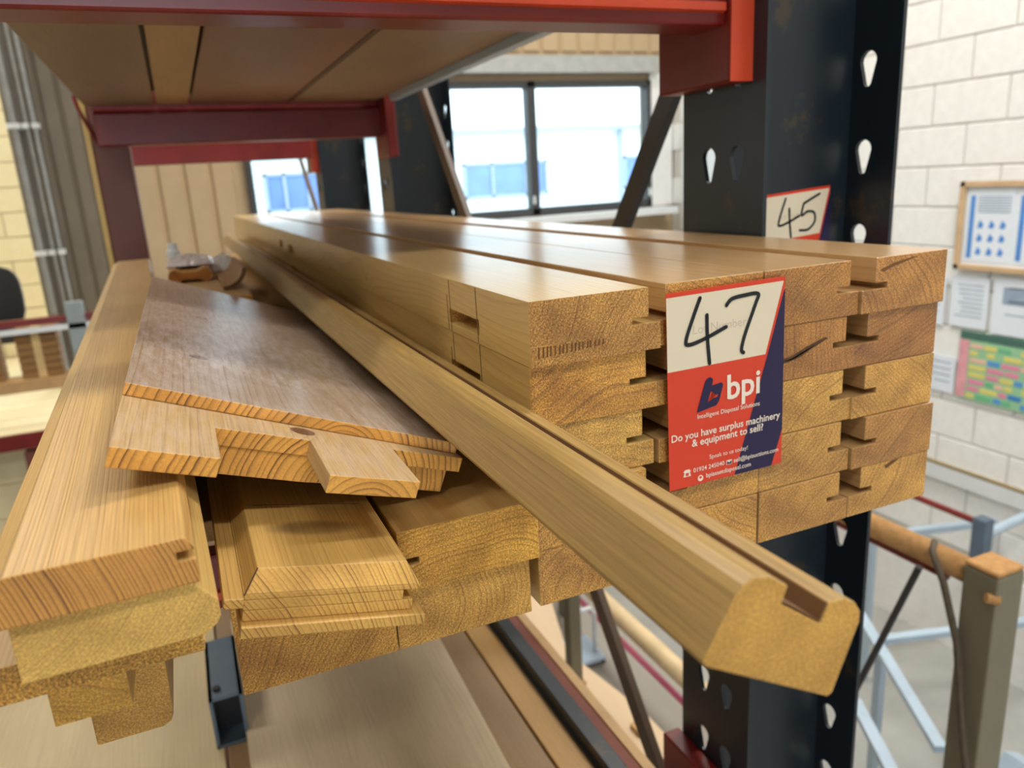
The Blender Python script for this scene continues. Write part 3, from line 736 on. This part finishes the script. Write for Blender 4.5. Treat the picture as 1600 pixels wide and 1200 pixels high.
_cx = sum(q[0] for q in mo) / len(mo); _zb = min(q[1] for q in mo)
make('groove_shade_strip', prism([(a - _cx, b - _zb) for a, b in ((0.3650, -0.3125), (0.4032, -0.3405), (0.4102, -0.3270), (0.4092, -0.3264), (0.4026, -0.3392), (0.3655, -0.3118))], 0.001, 5.8), plain('groove_shade_brown', srgb(104, 70, 36), 0.7), mld)  # added strip painting groove shade together with its darker brown wood
# odds and ends at the far end of the loose boards
timber('plain_board', [(-0.07, -0.36), (0.20, -0.36), (0.20, -0.335), (-0.07, -0.335)], 2.75, 4.6, pine(lite=srgb(206, 170, 124), contrast=0.5), 'short pale board beyond the tenoned rail', 'board')
timber('square_batten', [(-0.08, -0.675), (0.12, -0.675), (0.12, -0.362), (-0.08, -0.362)], 2.8, 4.5, pine(contrast=0.5), 'thick block under the short pale board', 'block') if False else None
sup = timber('packing_block', [(-0.06, -0.675), (0.03, -0.675), (0.03, -0.361), (-0.06, -0.361)], 3.4, 4.3, pine(lite=srgb(160, 120, 80), contrast=0.5), 'packing block under the short pale board', 'block')
bt = empty('glue_bottle', (-0.035, 4.0, -0.335), 'small white bottle standing on the short pale board', 'bottle')
make('bottle_body', tube([(0, 0, 0), (0, 0, 0.005), (0, 0, 0.09), (0, 0, 0.10)], [0.028, 0.031, 0.031, 0.024], 14), M_PVC, bt, smooth=False)
make('cap', tube([(0, 0, 0.10), (0, 0, 0.128)], 0.022, 14), M_PVC, bt)
oc = []
for a in range(13):
    t_ = math.pi / 2 + math.pi * a / 12; oc.append((-0.055 + 0.028 * math.cos(t_), 0.045 + 0.028 * math.sin(t_)))
oc += [(-0.03, 0.03), (0.03, 0.03)]
for a in range(13):
    t_ = -math.pi / 2 + math.pi * a / 12; oc.append((0.055 + 0.028 * math.cos(t_), 0.045 + 0.028 * math.sin(t_)))
oc += [(0.03, 0.06), (-0.03, 0.06)]
oc = [(a, b - 0.017) for a, b in oc]
ofc = tag(make('moulding_offcut', prism(oc, 0, 0.5), pine(lite=srgb(196, 140, 60), end=srgb(190, 128, 50)), loc=(0.02, 3.35, -0.335)), 'honey-coloured waisted offcut partly wrapped in clear film', 'offcut')
def crumple(w, d, h, n, seed):
    rnd = random.Random(seed); v = []; f = []
    for j in range(n + 1):
        for i in range(n + 1):
            e = math.sin(math.pi * i / n) * math.sin(math.pi * j / n)
            v.append((w * (i / n - 0.5) + rnd.uniform(-1, 1) * w * 0.02, d * j / n + rnd.uniform(-1, 1) * d * 0.02, h * e ** 0.6 * (0.55 + 0.6 * rnd.random()) + 0.004))
    for j in range(n):
        for i in range(n):
            a = j * (n + 1) + i; f.append((a, a + 1, a + n + 2, a + n + 1))
    v0 = len(v); v += [(x_, y_, 0.0) for x_, y_, _ in v[:v0]]
    f += [tuple(q + v0 for q in reversed(g)) for g in f[:]]
    return v, f
tag(make('plastic_wrap', crumple(0.19, 0.42, 0.035, 12, 3), M_CLOTH, loc=(0.03, 3.48, -0.281)), 'crumpled clear film over the honey-coloured offcut', 'plastic film')
tag(make('paper_scrap', crumple(0.15, 0.5, 0.06, 9, 5), plain('paper_scrap_white', srgb(236, 234, 232), 0.6, var=0.06, nscale=30), loc=(0.165, 3.7, -0.335)), 'crumpled white paper by the far end of the moulding', 'paper')
cv = []
for a in range(11):
    t_ = -0.05 + 1.5 * a / 10; cv.append((0.085 * math.sin(t_), 0.085 - 0.085 * math.cos(t_)))
for a in range(10, -1, -1):
    t_ = -0.05 + 1.5 * a / 10; cv.append((0.070 * math.sin(t_), 0.085 - 0.070 * math.cos(t_)))
tag(make('curved_offcut', prism(cv, 0, 0.55), pine(lite=srgb(170, 128, 82), end=srgb(120, 84, 50)), loc=(0.125, 2.95, -0.3345)), 'curved strip offcut behind the tenoned rail', 'offcut')

# ================================================================== LOT TAGS
TW, TH = 0.236, 0.334
def tag_print_mats():
    return dict(red=plain('tag_red', srgb(214, 62, 34), 0.45, var=0.02), white=plain('tag_white', srgb(226, 212, 186), 0.55, var=0.02),
                navy=plain('tag_navy', srgb(32, 22, 66), 0.4, var=0.02), ink=plain('marker_ink', srgb(14, 22, 30), 0.35, var=0.02), text=plain('tag_text', srgb(238, 222, 206), 0.5, var=0.02),
                ghost=plain('tag_ghost', srgb(202, 190, 168), 0.55, var=0.02))
TM = tag_print_mats()
def flat(name, poly, lift, mat, parent):
    """thin printed patch; poly in tag fractions (u right, v down)."""
    vs = [(u * TW, -v * TH) for u, v in poly]
    return make(name, prism([(a, b) for a, b in vs], -lift - 0.0001, -lift + 0.0002), mat, parent)
def ribbon(name, pts, w, lift, mat, parent):
    P = [Vector((u * TW, -v * TH)) for u, v in pts]
    # smooth the polyline
    Q = []
    for i in range(len(P) - 1):
        p0, p1, p2, p3 = P[max(i - 1, 0)], P[i], P[i + 1], P[min(i + 2, len(P) - 1)]
        for k in range(6):
            t_ = k / 6.0
            Q.append(0.5 * ((2 * p1) + (p2 - p0) * t_ + (2 * p0 - 5 * p1 + 4 * p2 - p3) * t_ ** 2 + (3 * p1 - p0 - 3 * p2 + p3) * t_ ** 3))
    Q.append(P[-1])
    v, f = [], []
    for i, q in enumerate(Q):
        d = (Q[min(i + 1, len(Q) - 1)] - Q[max(i - 1, 0)]); d = d.normalized() if d.length > 0 else Vector((1, 0))
        nrm = Vector((-d.y, d.x)) * (w / 2)
        for s_ in (1, -1):
            for yy in (-lift - 0.0002, -lift + 0.0001):
                v.append((q.x + s_ * nrm.x, yy, q.y + s_ * nrm.y))
    for i in range(len(Q) - 1):
        a, b = i * 4, i * 4 + 4
        f += [(a, a + 2, b + 2, b), (a + 1, b + 1, b + 3, a + 3), (a, b, b + 1, a + 1), (a + 2, a + 3, b + 3, b + 2)]
    f += [(0, 1, 3, 2)]; e = (len(Q) - 1) * 4; f += [(e, e + 2, e + 3, e + 1)]
    for c in (Q[0], Q[-1]):
        o_ = len(v); ring = [(c.x + w / 2 * math.cos(k * math.pi / 5), -lift - 0.0002, c.y + w / 2 * math.sin(k * math.pi / 5)) for k in range(10)]
        v += ring; f.append(tuple(range(o_, o_ + 10)))
    return make(name, (v, f), mat, parent)
def words(name, text, u0, u1, vbase, lift, mat, parent, bold=0.0):
    c = bpy.data.curves.new(name, 'FONT'); c.body = text; c.size = 1.0; c.offset = bold; c.resolution_u = 3
    o = bpy.data.objects.new(name, c); COL.objects.link(o)
    dg = bpy.context.evaluated_depsgraph_get(); dg.update()
    me = bpy.data.meshes.new_from_object(o.evaluated_get(dg))
    bpy.data.objects.remove(o)
    xs = [q.co.x for q in me.vertices]
    x0, x1 = min(xs), max(xs); k = (u1 - u0) * TW / (x1 - x0)
    for q in me.vertices:
        q.co = Vector(((u0 * TW + (q.co.x - x0) * k) * S, -lift * S, (-vbase * TH + q.co.y * k) * S))
    me.materials.clear(); me.materials.append(mat); me.update()
    ob_ = bpy.data.objects.new(name, me); link(ob_, parent)
    return ob_
def lot_tag(loc, rot, label, strokes):
    t_ = empty('lot_tag', loc, label, 'tag', 'printed lot tags')
    t_.rotation_euler = rot
    base = make('card', box(0, TW, 0.0, 0.0012, -TH, 0), TM['red'], t_)
    flat('number_panel', [(0, 0.022), (0.985, 0.022), (0.832, 0.383), (0, 0.383)], 0.0004, TM['white'], t_)
    flat('navy_band', [(1, 0.065), (1, 0.81), (0.905, 1), (0.565, 1), (0.855, 0.383), (0.99, 0.075)], 0.0004, TM['navy'], t_)
    lg = flat('logo_mark', [(0.325, 0.450), (0.350, 0.445), (0.372, 0.455), (0.374, 0.468), (0.366, 0.490), (0.445, 0.484), (0.460, 0.493), (0.458, 0.505), (0.425, 0.578), (0.400, 0.598), (0.235, 0.616), (0.306, 0.466)], 0.0008, TM['navy'], t_)
    flat('logo_slot', [(0.352, 0.522), (0.362, 0.521), (0.346, 0.558), (0.408, 0.553), (0.414, 0.540), (0.404, 0.540), (0.400, 0.546), (0.345, 0.551), (0.330, 0.562), (0.330, 0.571)], 0.0012, TM['red'], lg)
    words('logo_letters', 'bpi', 0.495, 0.785, 0.578, 0.0012, TM['text'], t_, 0.018)
    words('strapline', 'Intelligent Disposal Solutions', 0.24, 0.785, 0.648, 0.0012, TM['text'], t_, 0.006)
    words('question_line', 'Do you have surplus machinery', 0.02, 0.975, 0.742, 0.0012, TM['text'], t_, 0.016)
    words('question_line', '& equipment to sell?', 0.19, 0.82, 0.788, 0.0012, TM['text'], t_, 0.016)
    words('speak_line', 'Speak to us today!', 0.34, 0.68, 0.875, 0.0012, TM['text'], t_, 0.0)
    words('phone_number', '01924 245040', 0.20, 0.47, 0.928, 0.0012, TM['text'], t_, 0.008)
    words('mail_address', 'sell@bpiauctions.com', 0.555, 0.965, 0.928, 0.0012, TM['text'], t_, 0.008)
    words('web_address', 'bpiassetdisposal.com', 0.31, 0.71, 0.972, 0.0012, TM['text'], t_, 0.008)
    words('ghost_words', 'Lot Number', 0.21, 0.66, 0.215, 0.0008, TM['ghost'], t_, 0.0)
    ph = flat('phone_icon', [(0.115, 0.915), (0.13, 0.905), (0.165, 0.905), (0.18, 0.915), (0.17, 0.92), (0.18, 0.942), (0.115, 0.942), (0.125, 0.92)], 0.0008, TM['text'], t_)
    flat('keypad', [(0.135, 0.922), (0.16, 0.922), (0.16, 0.937), (0.135, 0.937)], 0.0012, TM['red'], ph)
    en = flat('envelope_icon', [(0.49, 0.908), (0.54, 0.908), (0.54, 0.932), (0.49, 0.932)], 0.0008, TM['text'], t_)
    flat('envelope_face', [(0.495, 0.912), (0.515, 0.922), (0.535, 0.912), (0.535, 0.929), (0.495, 0.929)], 0.0012, TM['navy'], en)
    gl = flat('globe_icon', [(0.262 + 0.024 * math.cos(k * math.pi / 8), 0.968 + 0.017 * math.sin(k * math.pi / 8)) for k in range(16)], 0.0008, TM['text'], t_)
    flat('globe_land', [(0.258, 0.955), (0.276, 0.962), (0.262, 0.972), (0.25, 0.965)], 0.0012, TM['red'], gl)
    for s_ in strokes:
        ribbon('number_stroke', s_, 0.0066, 0.0016, TM['ink'], t_)
    return t_
def zuv(x, y):
    u = (x - 118) / 595.0
    top = 170 - 110 * u; bot = 1158 - 158 * u
    return (u, (y - top) / (bot - top))
S47 = [[zuv(*q) for q in ((277, 183), (245, 270), (208, 385), (222, 408), (300, 375), (405, 315))], [zuv(*q) for q in ((310, 262), (312, 370), (322, 495))],
       [zuv(*q) for q in ((407, 212), (435, 180), (500, 160), (568, 150), (555, 200), (505, 340), (485, 420), (495, 437))]]
lot_tag((0.682, 0.9935, -0.1885), (0, math.radians(-1.0), math.radians(-0.5)), 'red, white and navy lot tag numbered 47 on the pile', S47)
FOUR = S47[:2]
S45 = [[(u * 0.95 + 0.06, v * 0.97 + 0.01) for u, v in s_] for s_ in FOUR] + [[(0.585, 0.115), (0.83, 0.055)], [(0.585, 0.115), (0.55, 0.21), (0.64, 0.185), (0.745, 0.205), (0.75, 0.28), (0.65, 0.335), (0.52, 0.33)]]
lot_tag((1.472, YW - 0.0085, -0.086), (0, math.radians(-3.5), 0), 'lot tag numbered 45 on the blue-black upright behind the pile', S45)

# ================================================================== BACKGROUND RIGHT: guard rail, steelwork, notices
gp = empty('guard_post', (2.90, 1.84, -4.15), 'khaki-grey square guard post with sawdust on its cap', 'post')
make('post_body', box(0, 0.17, 0, 0.155, 0, 2.42), M_GREYPOST, gp, bevel=0.004)
make('dust_cap', box(0.0, 0.17, 0.0, 0.155, 2.42, 2.446), M_DUST, gp, bevel=0.006)
make('bolt', tube([(0.02, 0.0, 2.32), (-0.02, 0.03, 2.33)], 0.022, 10), M_DUST, gp)
make('foot_plate', box(-0.1, 0.27, -0.1, 0.255, 0, 0.03), M_GREYPOST, gp)
hr = empty('handrail', (2.97, 2.0, -4.15), 'dusty tan tube handrail running back from the khaki post', 'handrail')
make('rail_tube', tube([(0, 0, 2.36), (0, 4.4, 2.36)], 0.058, 16), M_DUST, hr, smooth=True)
make('red_underside', tube([(-0.015, 0.1, 2.292), (-0.015, 4.3, 2.292)], 0.016, 8), M_RED, hr)
make('far_post', box(-0.08, 0.08, 4.3, 4.46, 0, 2.4), M_GREYPOST, hr)
tag(make('loose_cable', tube([(2.925, 2.16, -1.70), (2.875, 2.13, -1.72), (2.872, 2.06, -1.84), (2.875, 1.97, -2.1), (2.87, 1.90, -2.5), (2.85, 1.80, -2.9), (2.84, 1.72, -3.4), (2.84, 1.70, -4.13)], 0.016, 8), M_CABLE, loc=(0, 0, 0), smooth=True), 'dusty cable looped over the handrail beside the khaki post', 'cable')
tag(make('stay_rod', tube([(2.88, 2.19, -1.83), (2.88, 2.47, -2.63), (2.88, 3.0, -4.145)], 0.017, 8), M_BRACE, loc=(0, 0, 0)), 'thin dark stay rod under the tan handrail', 'rod')
lr = empty('lower_rail', (2.90, 3.3, -4.15), 'cream tube rail low down, seen below the moulding', 'handrail')
make('rail_tube', tube([(0, 0, 0.55), (0, 2.7, 0.55)], 0.075, 14), plain('cream_tube', srgb(216, 190, 146), 0.5), lr, smooth=True)
make('pink_strip', tube([(-0.03, 0.0, 0.36), (-0.03, 2.7, 0.36)], 0.025, 8), M_PINK, lr)
make('leg', box(-0.05, 0.05, 2.6, 2.7, 0, 0.5), M_GREYPOST, lr)
make('leg', box(-0.05, 0.05, 0.0, 0.1, 0, 0.5), M_GREYPOST, lr)
# ply bench and things beyond the rack frame
tb = empty('work_bench', (1.92, 2.9, -4.15), 'low bench with pale ply top beyond the rack frame', 'bench')
make('bench_top', prism([(-0.07, 0), (0.12, -0.05), (0.24, 0.09), (0.23, 0.50), (0.10, 1.25), (0.36, 2.1), (0.36, 3.0), (-0.07, 3.0)], 0.93, 0.97, 'z'), M_PLY, tb, bevel=0.003)
make('tan_edge', box(-0.11, -0.072, 0, 3.0, 0.90, 0.98), plain('tan_edge_wood', srgb(186, 140, 88)), tb)
for (a, b) in ((-0.05, 0.05), (0.12, 0.3), (-0.05, 2.8), (0.26, 2.8)):
    make('leg', box(a, a + 0.07, b, b + 0.07, 0, 0.93), M_BRACE, tb)
tag(make('wood_offcut', box(0, 0.05, 0, 0.1, 0, 0.03), pine(), loc=(2.0, 3.2, -3.178), bevel=0.001), 'small pine offcut lying on the ply bench', 'offcut')
gq = empty('guard_post', (1.865, 3.78, -3.178), 'slim grey post rising from the ply bench', 'post')
make('post_body', box(0, 0.085, 0, 0.085, 0, 1.6), M_GREYPOST, gq, bevel=0.004)
make('foot_plate', box(-0.012, 0.10, -0.012, 0.10, 0, 0.015), M_DUST, gq)
tr = empty('hand_trolley', (2.64, 5.2, -4.15), 'white tubular trolley handle behind the slim grey post', 'trolley')
make('handle_frame', tube([(0.0, 0, 0.06), (0.0, 0, 0.44), (0.03, 0, 0.51), (0.13, 0, 0.51), (0.17, 0, 0.44), (0.17, 0, 0.06)], 0.022, 10), M_PVC, tr, smooth=True)
make('trolley_base', box(-0.04, 0.21, -0.12, 0.25, 0.05, 0.08), M_STEEL, tr)
for (a, b) in ((-0.03, -0.08), (0.20, -0.08), (-0.03, 0.2), (0.20, 0.2)):
    make('wheel', tube([(a - 0.012, b, 0.028), (a + 0.012, b, 0.028)], 0.027, 14), M_DARK, tr)
# pale steel frame standing on the workshop floor to the right
sf = empty('steel_trestle', (5.0, 3.4, FZ), 'pale blue-grey steel trestle on the floor beyond the guard rail', 'trestle')
zt = 2.08
make('top_bar', bar((0.74, 1.29, zt), (3.2, 0.55, zt), 0.09, 0.06, (0, 0, 1)), M_STEEL, sf)
make('top_bar', bar((2.4, 2.9, zt), (4.0, 2.45, zt), 0.10, 0.08, (0, 0, 1)), M_STEEL, sf)
make('diagonal', bar((0.9, 1.72, zt), (0.05, 0.1, zt - 0.1), 0.10, 0.06, (0, 0, 1)), M_STEEL, sf)
make('diagonal', bar((-0.2, 0.75, zt), (-0.55, 0.0, zt - 0.1), 0.10, 0.06, (0, 0, 1)), M_STEEL, sf)
make('shelf_tray', box(-0.7, 3.6, -0.45, 0.15, 1.0, 1.12), M_BLUESTEEL, sf)
for k in range(6):
    make('tread', prism([(-0.4 + k * 0.62, 1.12), (-0.1 + k * 0.62, 1.12), (0.0 + k * 0.62, 1.4), (-0.2 + k * 0.62, 1.5)], -0.2, 0.2), M_STEEL, sf)
for (a, b) in ((-0.6, -0.4), (3.5, -0.4), (0.74, 1.29), (3.2, 0.55), (2.4, 2.9), (3.9, 2.45)):
    make('leg', box(a - 0.04, a + 0.04, b - 0.04, b + 0.04, 0, 2.08), M_STEEL, sf)
st = empty('barrier_post', (7.0, 4.66, FZ), 'dark blue barrier post with thin red rail, by the white wall', 'barrier')
make('post_body', box(-0.07, 0.07, -0.07, 0.07, 0, 3.1), M_BLUESTEEL, st, bevel=0.005)
make('red_rail', tube([(0, 0.05, 3.03), (0, 4.5, 3.05)], 0.035, 8), M_RED, st)
make('side_rail', tube([(0.05, 0, 2.9), (1.95, 0.2, 2.9)], 0.05, 8), M_STEEL, st)
make('far_post', box(-0.06, 0.06, 4.4, 4.52, 0, 3.08), M_BLUESTEEL, st)

# notices on the white wall
def wall_sheet(name, label, cat, y0, y1, z0, z1, mat, group=None, thick=0.012):
    o = empty(name, (WX - 0.026, (y0 + y1) / 2, z0), label, cat, group)
    make('sheet', box(-thick, 0, y0 - (y0 + y1) / 2, y1 - (y0 + y1) / 2, 0, z1 - z0), mat, o)
    return o
M_BLUEINK = plain('blue_print', srgb(80, 140, 214), 0.7); M_GREYINK = plain('grey_print', srgb(150, 168, 190), 0.7)
nb = empty('notice_board', (WX - 0.026, 5.75, -1.43), 'oak-framed notice board with two blue-lettered posters', 'notice board')
bw = 0.94
M_OAKF = plain('oak_frame', srgb(204, 172, 134), 0.5)
make('backing', box(-0.03, 0, -bw, bw, 0, 1.07), M_PAPER, nb)
for nm, g in (('frame_side', box(-0.07, 0, bw - 0.07, bw, 0, 1.07)), ('frame_side', box(-0.07, 0, -bw, -bw + 0.07, 0, 1.07)), ('frame_rail', box(-0.07, 0, -bw, bw, 1.0, 1.07)), ('frame_rail', box(-0.07, 0, -bw, bw, 0, 0.07))):
    make(nm, g, M_OAKF, nb, bevel=0.003)
for s_ in (0, 1):
    yb = 0.83 - s_ * 0.62
    po = make('poster', box(-0.036, -0.03, yb - 0.58, yb, 0.11, 0.96), M_PAPER, nb)
    make('poster_title', box(-0.039, -0.036, yb - 0.09, yb - 0.03, 0.15, 0.90), M_BLUEINK, po)
    for k in range(7):
        make('text_line', box(-0.039, -0.036, yb - 0.54, yb - 0.13, 0.88 - k * 0.03, 0.892 - k * 0.03), M_GREYINK, po)
    for rr in range(3):
        for cc in range(3):
            make('picture', prism([(yb - 0.14 - cc * 0.14, 0.2 + rr * 0.16), (yb - 0.20 - cc * 0.14, 0.19 + rr * 0.16), (yb - 0.22 - cc * 0.14, 0.24 + rr * 0.16), (yb - 0.17 - cc * 0.14, 0.29 + rr * 0.16)], -0.039, -0.036, 'x'), M_BLUEINK, po)
def paper(label, y0, y1, z0, z1, n, title=None):
    o = wall_sheet('paper_notice', label, 'notice', y0, y1, z0, z1, M_PAPER, 'paper notices on the white wall')
    h = z1 - z0; w = (y1 - y0) / 2
    if title: make('title_block', box(-0.015, -0.012, -w * 0.6, w * 0.6, h * 0.55, h * 0.85), title, o)
    for k in range(n):
        make('text_line', box(-0.015, -0.012, -w * 0.75, w * random.uniform(0.3, 0.75), h * (0.85 - 0.7 * k / n) - 0.015, h * (0.85 - 0.7 * k / n)), M_GREYINK, o)
    return o
paper('white printed sheet directly below the notice board frame corner', 6.22, 6.72, -2.16, -1.52, 8)
paper('white certificate with a blue block, right of the printed sheet', 5.55, 6.16, -2.18, -1.50, 3, M_GREYINK)
paper('pale sheet half hidden behind the pile edge, left of the printed sheet', 6.80, 7.35, -2.18, -1.55, 5)
paper('small bluish sheet left of the coloured planner', 6.57, 7.0, -3.06, -2.58, 4)
pl = wall_sheet('wall_planner', 'multicoloured wall planner chart low on the white wall', 'planner', 5.15, 6.53, -3.08, -2.20, plain('planner_green', srgb(150, 200, 160), 0.6, var=0.03))
PC = [srgb(86, 150, 214), srgb(226, 140, 170), srgb(220, 210, 120), srgb(110, 186, 140), srgb(230, 190, 170), srgb(60, 130, 200)]
PCM = [plain('planner_ink_%d' % k, c, 0.6, var=0.02) for k, c in enumerate(PC)]
make('header', box(-0.016, -0.012, -0.69, 0.69, 0.78, 0.88), plain('planner_head', srgb(70, 110, 100), 0.6), pl)
make('side_column', box(-0.016, -0.012, 0.56, 0.69, 0.02, 0.77), plain('planner_pink', srgb(224, 160, 170), 0.6), pl)
rp = random.Random(4)
for rr in range(8):
    y = 0.54
    while y > -0.6:
        w = rp.choice((0.1, 0.16, 0.22))
        make('entry', box(-0.016, -0.012, y - w, y, 0.03 + rr * 0.092, 0.09 + rr * 0.092), PCM[rp.randrange(6)], pl)
        y -= w + rp.choice((0.02, 0.02, 0.12))

# ================================================================== BACKGROUND LEFT on the platform
rg = empty('platform_railing', (-1.46, 12.0, -3.3), 'red railing with a grey post along the far platform', 'railing')
make('post', box(-0.12, 0.10, -0.05, 0.1, 0, 2.0), plain('railing_grey', srgb(140, 150, 152), 0.5), rg)
make('post', box(-5.0, -4.8, -0.05, 0.1, 0, 2.0), plain('railing_grey_b', srgb(140, 150, 152), 0.5), rg)
make('top_rail', box(-6.0, 0.9, -0.04, 0.06, 1.74, 1.83), M_RED, rg)
make('pale_rail', box(-6.0, 0.9, -0.05, 0.02, 1.64, 1.71), M_PVC, rg)
make('wood_rail', box(-6.0, 0.9, -0.05, 0.35, 0.84, 1.0), plain('rail_wood', srgb(190, 150, 100), 0.6), rg)
M_PACK = plain('brown_pack', srgb(146, 108, 62), 0.7, var=0.2, nscale=30, stretch=(1, 1, 8))
for k, (x0, l) in enumerate(((-2.27, 'strapped brown bundle on the railing ledge, nearer the grey post'), (-2.98, 'strapped brown bundle at the very left edge of the photo'))):
    o = empty('strapped_bundle', (x0, 12.08, -2.298), l, 'bundle', 'brown bundles on the far ledge')
    for q in range(7):
        make('slat', box(0, 0.50, 0, 0.3, 0.10 * q + 0.003, 0.10 * q + 0.092), M_PACK, o, bevel=0.002)
    make('strap', box(0.2, 0.30, -0.012, 0.312, 0.0, 0.70), plain('strap_cream', srgb(206, 176, 122)), o)
ch = empty('office_chair', (-3.25, 16.2, -3.1), 'black office chair back at the left edge of the photo', 'chair')
bk = []
for k in range(20):
    a = 2 * math.pi * k / 20; bk.append((math.copysign(abs(math.cos(a)) ** 0.6, math.cos(a)) * 0.5, 1.55 + math.copysign(abs(math.sin(a)) ** 0.6, math.sin(a)) * 0.55))
make('backrest', prism(bk, 0, 0.1), M_DARK, ch, bevel=0.01)
make('seat', box(-0.5, 0.5, -1.0, -0.05, 0.85, 1.0), M_DARK, ch, bevel=0.02)
make('stem', tube([(0, -0.5, 0.1), (0, -0.5, 0.86)], 0.05, 10), M_DARK, ch)
for k in range(5):
    a = 2 * math.pi * k / 5
    make('foot', bar((0, -0.5, 0.12), (0.5 * math.cos(a), -0.5 + 0.5 * math.sin(a), 0.05), 0.07, 0.06, (0, 0, 1)), M_DARK, ch)
for k, x0 in enumerate((-2.35, -3.6)):
    o = empty('platform_brace', (x0, 12.0, -6.68), 'dark brown support below the far platform, %s' % ('nearer the grey post' if k == 0 else 'farther left'), 'support', 'platform supports')
    make('leg', box(-0.1, 0.1, 0, 0.2, 0, 3.35), M_BROWNPOST, o)
    make('knee', bar((0, 0.1, 2.4), (0.7, 0.1, 3.3), 0.18, 0.16, (0, 1, 0)), M_BROWNPOST, o)
    make('foot_plate', box(-0.2, 0.2, -0.1, 0.3, 0, 0.03), M_BROWNPOST, o)
